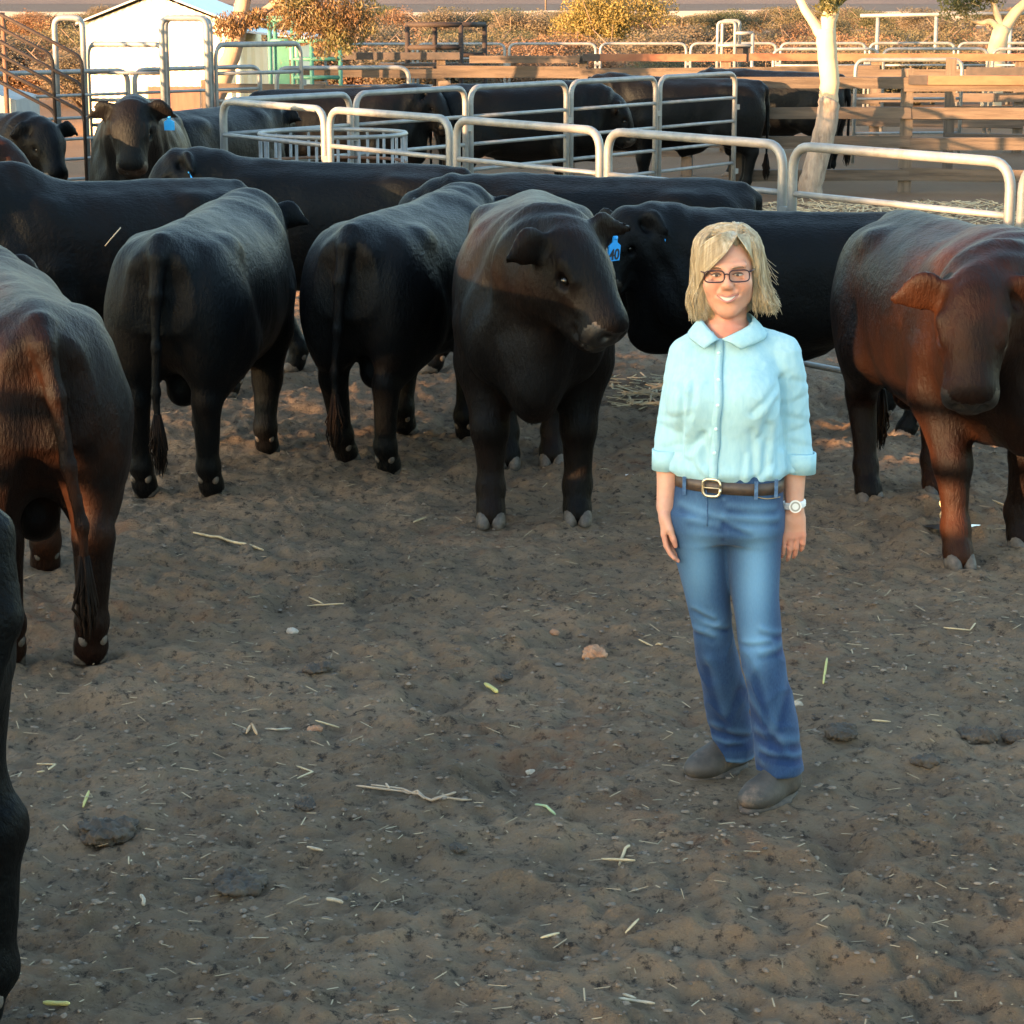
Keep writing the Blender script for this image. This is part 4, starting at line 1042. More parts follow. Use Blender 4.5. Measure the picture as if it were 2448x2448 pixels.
M_RAMP = mat('dark_rusty_pipe', (.014, .0105, .009), .8, c2=(.024, .015, .012), scale=10)
# loading ramp with dark sloping rails
o = empty('loading_ramp', (-5.0, 26.0, 0)); tag(o, 'loading ramp with dark sloping side rails at the upper left corner', 'ramp')
m = MB()
V_ = [(-3.4, .1, 0), (-.66, .1, 0), (-.66, .1, 1.20), (-3.4, .1, 1.98), (-3.4, 1.4, 0), (-.66, 1.4, 0), (-.66, 1.4, 1.20), (-3.4, 1.4, 1.98)]
m.add(V_, [(0, 1, 2, 3), (5, 4, 7, 6), (4, 0, 3, 7), (1, 5, 6, 2), (3, 2, 6, 7), (4, 5, 1, 0)]); m.build('ramp_base', mat("pale_concrete", (.26, .28, .285), .8, c2=(.33, .34, .335), scale=4), o)
for k in range(6):
    z0 = 2.92 - .14*k; z1 = 1.72 - .13*k; x1 = (.13, -.20)[k % 2]
    m = MB(); sl = .535
    m.tube(bend([(-2.6, 0, 2.92 - .155*k + .2), (x1, 0, 1.68 + (.13-x1)*sl - .155*k), (x1, 0, .1)], .10, 4), .021, 7); m.build('rail', M_RAMP, o, True)
for x in (-1.5, -.75):
    m = MB(); m.tube([(x, .04, .4), (x, .04, 2.05 - x*.0 + (-x)*.50 - .25)], .028, 7); m.build('post', M_RUSTPIPE, o, True)

# round hay feeder
o = empty('hay_feeder', (-1.52, 19.35, gz(-1.52, 19.35))); tag(o, 'round steel hay feeder ring with upright bars inside the fence corner', 'hay feeder')
rg = [(.62*math.cos(a), .62*math.sin(a), 0) for a in np.linspace(0, 2*math.pi, 41)]
for z, r_, mm in ((1.22, .02, M_GALV), (.98, .016, M_RUSTPIPE), (.55, .018, M_GALV), (.06, .018, M_GALV)):
    m = MB(); m.tube([(x, y, z) for x, y, _ in rg], r_, 6); m.build('hoop', mm, o, True)
for k in range(22):
    a = 2*math.pi*k/22; m = MB(); m.tube([(.62*math.cos(a), .62*math.sin(a), .06), (.62*math.cos(a), .62*math.sin(a), 1.22)], .014, 6); m.build('bar', M_GALV, o, True)

# ------------------------------------------------------------ timber yards
def timber_fence(label, x0, y0, x1, y1, posts, boards, top=1.42, rust=None, group='timber rail fences'):
    a = Vector((x0, y0, 0)); b = Vector((x1, y1, 0)); L = (b-a).length
    o = empty('timber_fence', a, math.atan2(b.y-a.y, b.x-a.x)); tag(o, label, 'timber fence', group); r_ = random.Random(int(x0*10+y0))
    for p in posts:
        m = MB(); h = top + r_.uniform(-.05, .08); m.box((p, .085, h/2 - .05), (.15, .13, h + .1), jit=.012); m.build('post', M_POST, o)
    for z, hgt in boards:
        for i in range(len(posts)-1):
            m = MB(); m.beam((posts[i] - .05, -.005 + .006*(i % 2), z + r_.uniform(-.025, .025)), (posts[i+1] + .05, -.005 + .006*(i % 2), z + r_.uniform(-.025, .025)), .042, hgt*r_.uniform(.85, 1.08), jit=.008); m.build('rail', M_WOOD, o)
    if rust:
        for (p0, p1, z, mm) in rust:
            m = MB(); m.beam((p0, -.06, z), (p1, -.06, z), .07, .11); m.build('steel_channel', mm, o)
    return o
BO = ((1.31, .15), (.955, .15), (.60, .15), (.20, .16))
timber_fence('weathered timber rail fence standing behind the white gum trunk', 2.72, 28.2, 9.6, 27.6, (0.05, 2.13, 4.4, 6.7), BO, 1.42, ((2.35, 6.8, 1.36, M_RUST), (2.13, 2.36, 1.36, M_DARKST)))
timber_fence('grey timber rail fence with rusty top channel crossing the middle distance', -3.4, 35.6, 10.0, 35.0, (0, 2.3, 4.5, 6.7, 9.0, 11.2, 13.3), ((1.22, .17), (.85, .15), (.48, .15), (.15, .15)), 1.44,
             ((4.75, 7.0, 1.45, M_RUST), (4.5, 4.76, 1.45, M_DARKST), (.6, 2.6, 1.47, M_DARKST), (2.75, 4.45, 1.42, M_WOOD), (7.05, 13.2, 1.46, M_RUST)))
timber_fence('short timber fence with thick dark rails at the right edge', 6.05, 31.6, 10.0, 31.0, (0, 1.7, 3.6), ((1.18, .16), (.80, .15), (.42, .15)), 1.52, ((.2, 1.9, 1.36, M_DARKST), (2.0, 3.8, 1.34, M_DARKST)))
timber_fence('low timber fence with sunlit posts behind the rear panels', -4.2, 31.4, 2.4, 30.6, (0, 1.6, 3.3, 5.0, 6.6), ((1.12, .14), (.72, .14), (.30, .14)), 1.22)

# rusty yard frame, crush, race gate
def frame_thing(name, label, cat, loc, tubes, m, r=.03, plates=(), mp=None):
    o = empty(name, loc); tag(o, label, cat)
    for nm, pts in tubes:
        t = MB(); t.tube(pts, r, 6); t.build(nm, m, o, True)
    for nm, c, d in plates:
        t = MB(); t.box(c, d); t.build(nm, mp or m, o)
    return o
fx = [('post', [(x, y, 0), (x, y, 1.93)]) for x, y in ((0, 0), (.42, .5), (.85, 0), (1.22, .5))]
fx += [('rail', [(0, 0, z), (.85, 0, z)]) for z in (1.93, 1.58, 1.42)] + [('rail', [(.42, .5, z), (1.22, .5, z)]) for z in (1.93, 1.45)] + [('rail', [(0, 0, 1.93), (.42, .5, 1.93)]), ('rail', [(.85, 0, 1.93), (1.22, .5, 1.93)])]
frame_thing('drafting_frame', 'dark rusty steel frame standing above the timber rails', 'steel frame', (-1.66, 36.5, 0), fx, M_RAMP, .045, (('walkway', (.3, .1, 1.30), (1.5, .35, .07)),), M_DARKST)
M_GREEN = mat("green_paint", (.035, .15, .115), .55, c2=(.05, .20, .16), scale=6, c3=(.15, .08, .05), s3=9, lo3=.62, hi3=.75)
gx_ = [('post', [(x, y, 0), (x, y, h)]) for x, y, h in ((0, 0, 2.02), (.34, 0, 2.02), (.62, 0, 1.75), (0, .8, 2.02), (.34, .8, 2.02), (1.05, 0, 1.75))]
gx_ += [('rail', [(0, 0, z), (.34, 0, z)]) for z in (2.02, 1.72)] + [('rail', [(.34, 0, z), (1.05, 0, z)]) for z in (1.72, 1.45, 1.18, .9)]
frame_thing('cattle_crush', 'green painted steel cattle crush beside the leaning tree', 'cattle crush', (-3.62, 34.4, 0), gx_, M_GREEN, .035, (('side_plate', (.17, .05, 1.1), (.22, .02, 1.3)), ('top_plate', (.2, .4, 2.06), (.5, .7, .04))))
frame_thing('race_gate', 'tall galvanised race gate frame in the far yard left of the gum', 'gate', (3.78, 42.3, 0),
            [('post', bend([(0, 0, 0), (0, 0, 1.92), (.32, 0, 1.92), (.32, 0, 0)], .08)), ('post', bend([(.12, .4, 0), (.12, .4, 1.94), (.44, .4, 1.94), (.44, .4, 0)], .08)), ('post', [(.64, 0, 0), (.64, 0, 1.72)]), ('rail', [(.32, 0, 1.72), (.64, 0, 1.72)]), ('rail', [(0, 0, 1.5), (.64, 0, 1.5)])], M_GALV, .035, (('dark_slide', (.5, .2, 1.35), (.3, .03, .3)),), M_DARKST)
frame_thing('pipe_frame', 'pale pipe frame with a long top beam beyond the far panels', 'pipe frame', (8.25, 52, 0), [('post', [(0, 0, 0), (0, 0, 1.93)]), ('post', [(1.32, 0, 0), (1.32, 0, 1.95)]), ('beam', [(-.4, 0, 1.97), (3.4, 0, 2.03)]), ('post', [(3.0, 0, 0), (3.0, 0, 1.98)])], M_GALV, .045)
frame_thing('power_pole', 'thin wooden pole far off beyond the yellow bush', 'pole', (3.95, 270, 0), [('pole', [(0, 0, 0), (0, 0, 9)]), ('crossarm', [(-.8, 0, 8.6), (.8, 0, 8.6)])], M_POST, .13)

# white shed with lean-to
M_SHED = mat("white_sheet_iron", (.80, .71, .50), .6, c2=(.75, .66, .46), scale=3)
M_ROOF = mat("roof_iron", (.36, .40, .45), .45, metal=.3, c2=(.42, .45, .48), scale=3)
o = empty('shed', (-7.1, 40, 0)); tag(o, 'white gabled shed with lean-to glowing in the sun at upper left', 'shed')
def corr(m, p0, p1, z0, z1, n, amp=.012, gable=None):
    """corrugated upright sheet from p0 to p1"""
    p0 = Vector((*p0, 0)); p1 = Vector((*p1, 0)); d = (p1-p0).normalized(); nn = Vector((d.y, -d.x, 0)); vs = []; fs = []
    for i in range(n+1):
        t = i/n; p = p0.lerp(p1, t) + nn*amp*math.sin(i*math.pi/2)
        zt = gable(t) if gable else z1
        vs += [p + Vector((0, 0, z0)), p + Vector((0, 0, zt))]
    fs = [(2*i, 2*i+2, 2*i+3, 2*i+1) for i in range(n)]; m.add(vs, fs)
WID, EA, AP = 2.55, 1.93, 2.42
m = MB(); corr(m, (-.35, 0), (WID-.35, 0), 0, 0, 80, gable=lambda t: EA + (AP-EA)*(1-abs(2*t-1)) - .03)
corr(m, (-.35, 5), (-.35, 0), 0, EA-.03, 100); corr(m, (WID-.35, 0), (WID-.35, 5), 0, EA-.03, 100)
corr(m, (WID-.35, 5), (-.35, 5), 0, 0, 80, gable=lambda t: EA + (AP-EA)*(1-abs(2*t-1)) - .03); m.build('wall', M_SHED, o)
for s in (-1, 1):
    c = WID/2 - .35; m = MB(); vs = []
    for y in (-.12, 5.12):
        for t in (0, 1): vs.append((c + s*(WID/2 + .1)*t, y, AP + .02 - (AP-EA+.046)*t))
    vs2 = [(x, y, z + .03) for x, y, z in vs]; m.add(vs + vs2, [(0, 1, 3, 2), (4, 6, 7, 5), (0, 4, 5, 1), (2, 3, 7, 6), (0, 2, 6, 4), (1, 5, 7, 3)]); m.build('roof', M_ROOF, o)
m = MB(); corr(m, (WID-.33, .8), (WID+.75, .8), 0, 1.55, 30); corr(m, (WID+.75, .8), (WID+.75, 4), 0, 1.5, 60); m.build('lean_to', M_SHED, o)
m = MB(); m.box((WID+.3, 2.4, 1.72), (1.3, 3.5, .035), Matrix.Rotation(R(6), 3, 'Y')); m.build('lean_to_roof', M_ROOF, o)
m = MB(); m.box((1.2, -.03, .42), (.9, .03, .84)); m.build('door', mat("faded_red_door", (.12, .05, .035), .7, c2=(.17, .08, .055), scale=5, stretch=(3, 1, .3)), o)
m = MB(); m.tube([(WID-.2, -.12, 0), (WID-.2, -.12, 2.25), ], .05, 7); m.build('downpipe', M_SHED, o, True)

# unseen low trough added along the left fence to keep grazing sun off the ground
o = empty('sun_block_trough', (-5.57, 4.5, 0), math.atan2(-.824, .567)); tag(o, 'added trough, out of view by the left fence, blocking low sun from the ground', 'trough')
m = MB(); m.box((0, -.32, .40), (5.2, .08, .88)); m.box((0, .32, .40), (5.2, .08, .88)); m.box((-2.56, 0, .32), (.08, .56, .64)); m.box((2.56, 0, .32), (.08, .56, .64)); m.box((0, 0, .06), (5.04, .56, .12)); m.build('basin', mat("trough_concrete", (.35, .34, .32), .9, c2=(.27, .26, .24), scale=5, bump=.3), o)
m = MB(); m.box((0, 0, .5), (5.03, .55, .02)); m.build('water', mat("trough_water", (.03, .035, .03), .05), o)
# ------------------------------------------------------------ trees and scrub
M_LEAF = mat("gum_leaf", (.060, .075, .028), .55, c2=(.125, .125, .045), scale=1.6, c3=(.15, .10, .04), s3=2.5, lo3=.55, hi3=.75, transl=.45)
M_LEAF_RED = mat("rusty_pepper_leaf", (.12, .105, .035), .6, c2=(.17, .10, .045), scale=1.3, lo=.42, hi=.58, c3=(.10, .11, .035), s3=2.2, transl=.35)
M_LEAF_YEL = mat("yellow_scrub_leaf", (.155, .130, .034), .7, c2=(.22, .165, .05), scale=1.2, transl=.3)
M_SCRUB = [mat("olive_scrub_leaf", (.085, .085, .045), .8, c2=(.15, .115, .06), scale=.9, transl=.42), mat("grey_scrub_leaf", (.105, .095, .065), .8, c2=(.17, .13, .085), scale=.9, transl=.42),
           mat("rusty_scrub_leaf", (.17, .095, .05), .8, c2=(.23, .14, .08), scale=.9, transl=.42), mat("green_scrub_leaf", (.055, .075, .045), .8, c2=(.10, .10, .05), scale=.9, transl=.42)]
M_WHITEBARK = mat("white_gum_bark", (.50, .39, .25), .75, c2=(.40, .30, .19), scale=4, stretch=(1, 1, .35), c3=(.34, .25, .18), s3=3, lo3=.60, hi3=.74, bump=.2, bscale=25)
M_GREYBARK = mat("rough_grey_bark", (.20, .16, .125), .95, c2=(.33, .275, .22), scale=16, stretch=(1, 1, .3), c3=(.10, .075, .06), s3=10, lo3=.56, hi3=.72, bump=.9, bscale=30)
M_PINKBARK = mat("tan_bark", (.36, .25, .17), .9, c2=(.24, .16, .11), scale=14, stretch=(1, 1, .25), bump=.6)
M_TWIG = mat("twig", (.14, .10, .07), .9)

def leaves(clumps, size, seed, droop=0.0, slim=.28):
    """clumps: (centre, radii, n). Leaf blades spread through each clump's volume, denser to its shell"""
    r = np.random.default_rng(seed); V = []; o = 0
    for c, rad, n in clumps:
        u = r.normal(size=(n, 3)); u /= np.linalg.norm(u, axis=1)[:, None]
        q = u * (r.random(n)**.45)[:, None] * np.array(rad)
        q *= (1 + .28*np.sin(u[:, 0]*5 + seed) * np.cos(u[:, 2]*6 + 2*seed))[:, None]
        p = q + np.array(c)
        d = r.normal(size=(n, 3)); d[:, 2] -= droop; d /= np.linalg.norm(d, axis=1)[:, None]
        w = np.cross(d, r.normal(size=(n, 3))); w /= np.linalg.norm(w, axis=1)[:, None]
        L = size * (.6 + .8*r.random(n))[:, None]; W_ = L * slim
        V.append(np.stack([p - d*L*.5, p + w*W_*.5 - d*L*.05, p + d*L*.5, p - w*W_*.5 - d*L*.05], 1).reshape(-1, 3))
    V = np.concatenate(V); return V, np.arange(len(V)).reshape(-1, 4)
def limb(m, pts, r0, r1, n=9, seed=0, wob=.0):
    P = catmull(pts, 5); k = len(P); rr_ = random.Random(seed)
    m.tube([Vector(p) + Vector((rr_.uniform(-wob, wob), rr_.uniform(-wob, wob), 0)) for p in P], [r0 + (r1-r0)*i/(k-1) for i in range(k)], n)
def tree(name, label, loc, stems, clumps, bark, leaf, lsize, seed, group=None, droop=.6, twigs=True, extra=None):
    o = empty(name, loc); tag(o, label, 'tree', group)
    m = MB()
    for i, (pts, r0, r1) in enumerate(stems): limb(m, pts, r0, r1, 12, seed+i, .008)
    t = m.build('trunk', bark, o, True)
    if extra:
        m = MB()
        for i, (pts, r0, r1) in enumerate(extra[0]): limb(m, pts, r0, r1, 14, seed+i, .010)
        m.build('lower_bark', extra[1], o, True)
    if twigs:
        m = MB(); r_ = random.Random(seed)
        for c, rad, n in clumps:
            s = min((Vector(p) for pts, _, _ in stems for p in pts[1:]), key=lambda v: (v-Vector(c)).length)
            m.tube([s, s.lerp(Vector(c), .5) + Vector((r_.uniform(-.1, .1), 0, r_.uniform(0, .12))), Vector(c)], [.022, .015, .006], 5)
            for q in range(5):
                e = Vector(c) + Vector((r_.uniform(-1, 1)*rad[0], r_.uniform(-1, 1)*rad[1], r_.uniform(-1, 1)*rad[2]))*.85
                m.tube([Vector(c), Vector(c).lerp(e, .5) + Vector((0, 0, .05)), e], [.009, .006, .002], 4)
        m.build('branches', bark, o, True)
    V, F = leaves([(c, r, int(n*(3.4 if lsize < .07 else 2.2))) for c, r, n in clumps], lsize, seed, droop); link('crown', mesh_np('crown', V, F, leaf, False), o)
    return o
# white-trunked gum behind the front fence
tree('gum_tree', 'white-trunked gum tree standing beside the timber fence behind the front panels', (3.68, 27.3, 0),
     [([(.10, 0, 1.02), (.10, 0, 1.35), (.06, 0, 1.72), (.03, 0, 1.98)], .112, .120),
      ([(.02, .0, 1.86), (-.14, 0, 2.10), (-.30, .05, 2.40), (-.38, .05, 2.95), (-.75, .1, 3.8)], .066, .032),
      ([(.03, 0, 1.88), (.10, .04, 2.2), (.12, .05, 2.5), (.30, .1, 3.2), (.7, .1, 4.2)], .105, .05)],
     [((.07, -.05, 2.30), (.16, .15, .17), 260), ((.26, 0, 2.55), (.22, .2, .22), 300), ((-.9, 0, 4.0), (.8, .8, .6), 1300), ((.1, .1, 4.4), (.9, .8, .7), 1500), ((1.0, 0, 4.5), (.8, .8, .6), 1300), ((-.3, .3, 3.6), (.5, .5, .4), 600), ((.6, -.2, 3.7), (.5, .5, .4), 600)],
     M_WHITEBARK, M_LEAF, .085, 3, extra=([([(-.10, 0, -.05), (-.07, 0, .25), (.02, 0, .6), (.09, 0, .95), (.10, 0, 1.16)], .150, .124)], M_GREYBARK))
tree('gum_tree', 'smaller forked gum tree beyond the far panels at the upper right', (9.0, 42.5, 0),
     [([(-.12, 0, 0), (-.08, 0, .8), (-.03, 0, 1.5), (.06, 0, 1.82)], .21, .15), ([(.04, 0, 1.72), (-.16, 0, 1.92), (-.36, .05, 1.90), (-.62, .05, 2.0)], .07, .03), ([(.05, 0, 1.75), (.30, .04, 2.1), (.62, .05, 2.45), (1.1, .1, 3.4)], .12, .06), ([(.05, 0, 1.8), (-.1, .1, 2.2), (-.2, .1, 2.9), (0, .1, 3.6)], .07, .03)],
     [((-.75, 0, 2.22), (.42, .4, .30), 420), ((-.25, .1, 2.42), (.40, .4, .26), 380), ((.15, .1, 2.6), (.3, .3, .22), 260), ((.2, 0, 3.9), (1.0, .9, .7), 1500), ((1.3, 0, 3.8), (.9, .9, .7), 1200), ((-.9, 0, 3.2), (.8, .8, .6), 1000)],
     M_WHITEBARK, M_LEAF, .095, 5)
tree('pepper_tree', 'leaning tan-trunked tree with drooping rusty foliage beside the white shed', (-4.30, 32.0, 0),
     [([(-.05, 0, 0), (.05, 0, .7), (.25, 0, 1.2), (.46, 0, 1.75), (.56, 0, 2.2), (.62, 0, 2.8)], .15, .10), ([(.55, 0, 2.0), (.95, 0, 2.22), (1.4, 0, 2.6), (2.1, 0, 2.9)], .06, .03), ([(.6, 0, 2.7), (.2, 0, 3.3), (-.2, 0, 3.9)], .07, .03)],
     [((.40, -.1, 1.96), (.28, .25, .20), 420), ((.75, -.1, 2.05), (.2, .2, .16), 200), ((1.30, -.15, 2.14), (.38, .35, .40), 800), ((1.75, -.1, 2.02), (.42, .4, .44), 1100), ((2.18, 0, 2.08), (.36, .35, .40), 700), ((1.95, -.2, 1.72), (.20, .2, .22), 160), ((1.6, 0, 2.75), (.8, .6, .42), 1300), ((.4, 0, 3.6), (1.0, .8, .7), 1600), ((-.4, 0, 4.0), (.8, .8, .6), 900)],
     M_PINKBARK, M_LEAF_RED, .062, 9, droop=1.4)

# scrub: five bush shapes, copied across the plain
def bush_proto(name, w, h, m, n, ls, seed):
    o = empty(name); r_ = random.Random(seed); cl = []
    for k in range(11):
        a = r_.uniform(0, 6.28); d = r_.uniform(0, .36)*w; zc = r_.uniform(.22, .72)*h
        s = r_.uniform(.16, .27)*w; cl.append(((d*math.cos(a), d*math.sin(a), zc), (s, s, r_.uniform(.16, .27)*h), n//11))
    V, F = leaves(cl, ls, seed, 0, .5); link('foliage', mesh_np('foliage', V, F, m, False), o)
    t = MB()
    for k in range(7):
        a = r_.uniform(0, 6.28); e = Vector((math.cos(a)*w*.34, math.sin(a)*w*.34, h*r_.uniform(.5, .9)))
        t.tube([(0, 0, 0), e*.5 + Vector((0, 0, .1)), e], [.035, .022, .006], 5)
    t.build('stems', M_TWIG, o, True); return o
o = bush_proto('bush', 3.7, 2.95, M_LEAF_YEL, 34000, .075, 11); o.location = (2.95, 70, 0); tag(o, 'big rounded yellow-green bush above the middle of the far yard', 'bush')
protos = [bush_proto('bush', 2.6, 1.6, M_SCRUB[i % 4], 15000, .055, 20+i) for i in range(6)]
rb = random.Random(4); used = [False]*6
SP = [(-14.5, 62, 1.1, 3), (-12.6, 70, 1.2, 0), (-9.2, 60, .8, 2), (-2.2, 66, 1.0, 0), (-.6, 72, 1.05, 3), (-4.2, 64, .9, 2), (1.0, 84, .9, 3), (5.8, 74, 1.15, 2), (7.6, 66, 1.1, 0), (9.0, 74, 1.2, 2), (10.6, 64, 1.15, 4), (12.4, 70, 1.3, 0), (14.3, 64, 1.2, 3), (16.0, 72, 1.3, 1), (6.4, 58, .8, 1), (13.0, 58, .9, 2)]
for k in range(46):
    y = rb.uniform(78, 200); SP.append((rb.uniform(-.235, .235)*y, y, rb.uniform(.55, .95), rb.randrange(6)))
for x, y, s, k in SP:
    b_ = protos[k] if not used[k] else copy_tree(protos[k]); used[k] = True
    b_.location = (x, y, -.03); b_.rotation_euler = (0, 0, rb.uniform(0, 6)); b_.scale = (s*1.15, s*1.15, s*rb.uniform(.8, 1.05))
    tag(b_, 'dry scrubby bush scattered over the plain behind the yards', 'bush', 'scrub on the plain behind the yards')

for k in range(60):
    y = rb.uniform(50, 72); x = -.24*y + .48*y*(k + rb.random())/60; s = rb.uniform(.85, 1.3); kk = rb.choice((0, 1, 2, 2, 4, 5))
    b_ = copy_tree(protos[kk]); b_.location = (x, y, -.03); b_.rotation_euler = (0, 0, rb.uniform(0, 6)); b_.scale = (s*1.25, s*1.25, s*rb.uniform(.75, 1.0))
    tag(b_, 'dry scrubby bush scattered over the plain behind the yards', 'bush', 'scrub on the plain behind the yards')

for k in range(44):
    y = rb.uniform(100, 200); x = -.24*y + .48*y*(k + rb.random())/44; s = rb.uniform(1.0, 1.4); kk = rb.choice((0, 1, 2, 3, 4, 5))
    b_ = copy_tree(protos[kk]); b_.location = (x, y, -.03); b_.rotation_euler = (0, 0, rb.uniform(0, 6)); b_.scale = (s*1.5, s*1.5, s)
    tag(b_, 'dry scrubby bush scattered over the plain behind the yards', 'bush', 'scrub on the plain behind the yards')

# unseen tree belt added to the west to shape the sunlight: it keeps the low sun off the yard except through one gap
M_BELT = mat("belt_leaf", (.05, .06, .03), .7, c2=(.08, .085, .04), scale=.6)
def belt(p, w, h, seed, d=60, over=None):
    o = empty('shade_tree', (-1.74 + .643*p - .766*d, 7.7 - .766*p - .643*d, 0)); tag(o, 'unseen dense tree added west of the yard to block low sun', 'tree', 'added shade trees out of view west of the yard')
    r2 = random.Random(seed); cl = []
    nz = int(h/1.1)
    for i in range(nz):
        z = .5 + i*(h-1.0)/(nz-1); ww = w*(1 if i < nz*.6 else 1 - .5*(i-nz*.6)/(nz*.4))
        k = max(2, int(ww/1.1))
        for j in range(k):
            u = -ww/2 + ww*(j+.5)/k + r2.uniform(-.1, .1)
            cl.append(((u*.643, -u*.766, z), (ww/k*.72, ww/k*.72, .85), 230))
    if over:  # foliage added across the gap to shade the head-on bull's face
        for z in np.arange(over[2], h, .55): cl += [((u*.643, -u*.766, z + .35), (.30, .30, .30), 150) for u in np.arange(over[0]-p+.25, over[1]-p, .3)]
    V, F = leaves(cl, .55 if not over else .34, seed, .3, .55); link('crown', mesh_np('crown', V, F, M_BELT, False), o)
    m = MB(); limb(m, [(0, 0, -.1), (.05, 0, 1.5), (0, .1, h*.6)], .28, .10, 9, seed); m.build('trunk', M_GREYBARK, o, True)
for i, (p0, p1, h) in enumerate(((1.38, 5.2, 8.0), (5.2, 8.6, 8.6), (8.6, 12.0, 8.2), (12.0, 15.5, 8.6), (-4.3, -1.15, 7.9), (-7.2, -4.2, 8.2), (-10.3, -8.3, 8.0), (-13.4, -10.4, 7.5), (-16.6, -13.5, 7.7), (-19.8, -16.7, 7.4), (-23, -20, 7.6))):
    belt((p0+p1)/2, p1-p0, h, 60+i, over=(-.42, .56, 6.42) if i == 4 else None)
# ------------------------------------------------------------ the herd
make_bull((-2.015, 4.62), 181, 'black bull right at the left edge, only thigh and hind leg in the photo', h=.016, tail=(.19, .14), legs=((0, 0), (0, 0), (-.12, 0), (-.12, .02)))
make_bull((-1.88, 8.36), 110, 'rusty black bull seen from behind at the left edge, sunlit rump striped by rail shadows', h=.014, scale=.96, coat=M_COAT_RED, legs=((0, 0), (.1, 0), (.02, -.04), (-.06, .03)), tail=(-.02, -.10), bits=True)
make_bull((-1.52, 11.2), 83, 'black bull turned away with long hanging tail, second from the left edge', h=.014, scale=.955, tail=(0, .02), legs=((.05, 0), (-.10, 0), (0, 0), (.02, .02)), bits=True)
make_bull((-.53, 11.6), 72, 'black bull turned away with hind legs close together, left of the head-on bull', h=.014, scale=.94, tail=(0, .06), legs=((-.1, .02), (-.22, -.02), (.22, .03), (-.02, .05)))
make_bull((.10, 10.55), -90, 'big black bull facing the camera with turned head and numbered blue tag', h=.013, coat=M_COAT_MID, scale=1.03, ny=18, ne=18, hy=46, hp=47, nlen=.50, bulk=1.02, tags=(1, 0), number='40', legs=((0, 0), (.04, .0), (-.05, -.08), (.02, .06)), ears=(.055, .0), hump=.03)
make_bull((1.94, 9.86), -81, 'rusty black bull at right edge with lowered head, lit flank striped by shadow', h=.013, coat=M_COAT_RED, ny=-38, ne=5, hy=-18, hp=60, nlen=.54, legs=((-.12, 0), (.14, .0), (.03, 0), (.12, .0)), ears=(0, .01), hump=.02, bits=True)
make_bull((-2.30, 13.05), 214, 'black bull side on at the left, head out of the photo, behind the turned-away bull', h=.018, scale=.95, ne=24, hump=.16)
make_bull((-1.12, 14.45), 176, 'black bull side on with a blue tag, just inside the front fence', h=.018, scale=.96, ne=30, hp=50, hy=25, tags=(1, 1), legs=((-.3, 0), (.1, 0), (0, 0), (.1, 0)))
make_bull((.53, 13.25), 180, 'black bull broadside behind the head-on bull, its back under the fence rails', h=.018, scale=.97, ne=5, hp=70, tags=(2, 0))
make_bull((1.55, 12.15), 183, 'black bull standing broadside behind the woman, two ears and a blue tag showing', h=.016, scale=.885, ne=24, ny=12, hy=40, hp=52, nlen=.44, tags=(1, 1), legs=((.12, 0), (-.05, 0), (0, 0), (.1, 0)))
make_bull((-2.98, 18.3), -84, 'dark bull facing the camera squarely with blue tag, in front of the white shed', h=.02, scale=1.08, ne=32, hp=62, hy=-2, tags=(1, 2))
make_bull((-2.78, 20.9), 62, 'black bull rump turned to the camera behind the corner post', h=.022, scale=1.0)
make_bull((-4.75, 16.6), -14, 'bull with a sunlit rusty head in profile at the left edge', h=.02, coat=M_COAT_RED, ne=14, hp=42, hy=4, tags=(0, 2))
make_bull((-4.75, 19.6), -38, 'dark bull behind the rusty head at the left edge, face toward the camera', h=.022, ne=16, hp=55, hy=-18)
BY = 'black bulls standing in the back yard'
for loc, hd_, lab, kw in (((-2.0, 25.4), 2, 'black bull side on behind the round feeder with head and blue tag to the right', dict(tags=(0, 1), ne=20, hy=-35, hp=50, scale=1.0)),
                          ((0.05, 25.9), 8, 'black bull side on in the back yard with lowered head, behind the middle rear panel', dict(ne=-5, hp=60, scale=1.03)),
                          ((2.15, 27.9), 178, 'black bull with raised head and blue tag behind the fourth rear panel', dict(tags=(1, 0), ne=22, hy=30, hp=50, scale=1.02)),
                          ((3.55, 30.6), 160, 'black bull seen between the timber rails left of the gum trunk', dict(ne=8, scale=1.02))):
    b_ = make_bull(loc, hd_, lab, h=.024, **kw); b_['group'] = BY
# ------------------------------------------------------------ straw, sticks, stones and dung on the ground
FPX = 36*2.2/36*1932
def on_ground(px, py, dz=0.0):
    """ground point seen at a pixel of the 1932 px wide photograph"""
    P_ = R(12.80); u = (px-966)/FPX; v = -(py-966)/FPX
    d = Vector((u, math.cos(P_) + v*math.sin(P_), -math.sin(P_) + v*math.cos(P_))); t = -2.31/d.z
    for _ in range(4):
        p = Vector((0, 0, 2.31)) + d*t; t = (gz(p.x, p.y) - 2.31)/d.z
    p = Vector((0, 0, 2.31)) + d*t; return Vector((p.x, p.y, gz(p.x, p.y) + dz))
M_STRAW = mat("straw", (.52, .42, .25), .6, c2=(.40, .31, .18), scale=30)
M_STRAWY = mat("yellow_leaf", (.55, .47, .14), .55, c2=(.42, .40, .14), scale=25)
M_CHIP = mat("bleached_wood", (.42, .36, .27), .7, c2=(.32, .26, .18), scale=40)
M_TWIGP = mat("dry_twig", (.30, .22, .15), .85, c2=(.40, .31, .22), scale=25)
M_DUNG = mat("dark_dung", (.040, .032, .024), .9, c2=(.085, .064, .045), scale=20, bump=.9, bscale=45)
M_ROCK = mat("orange_rock", (.28, .13, .065), .9, c2=(.38, .22, .13), scale=14, bump=.8, bscale=30)
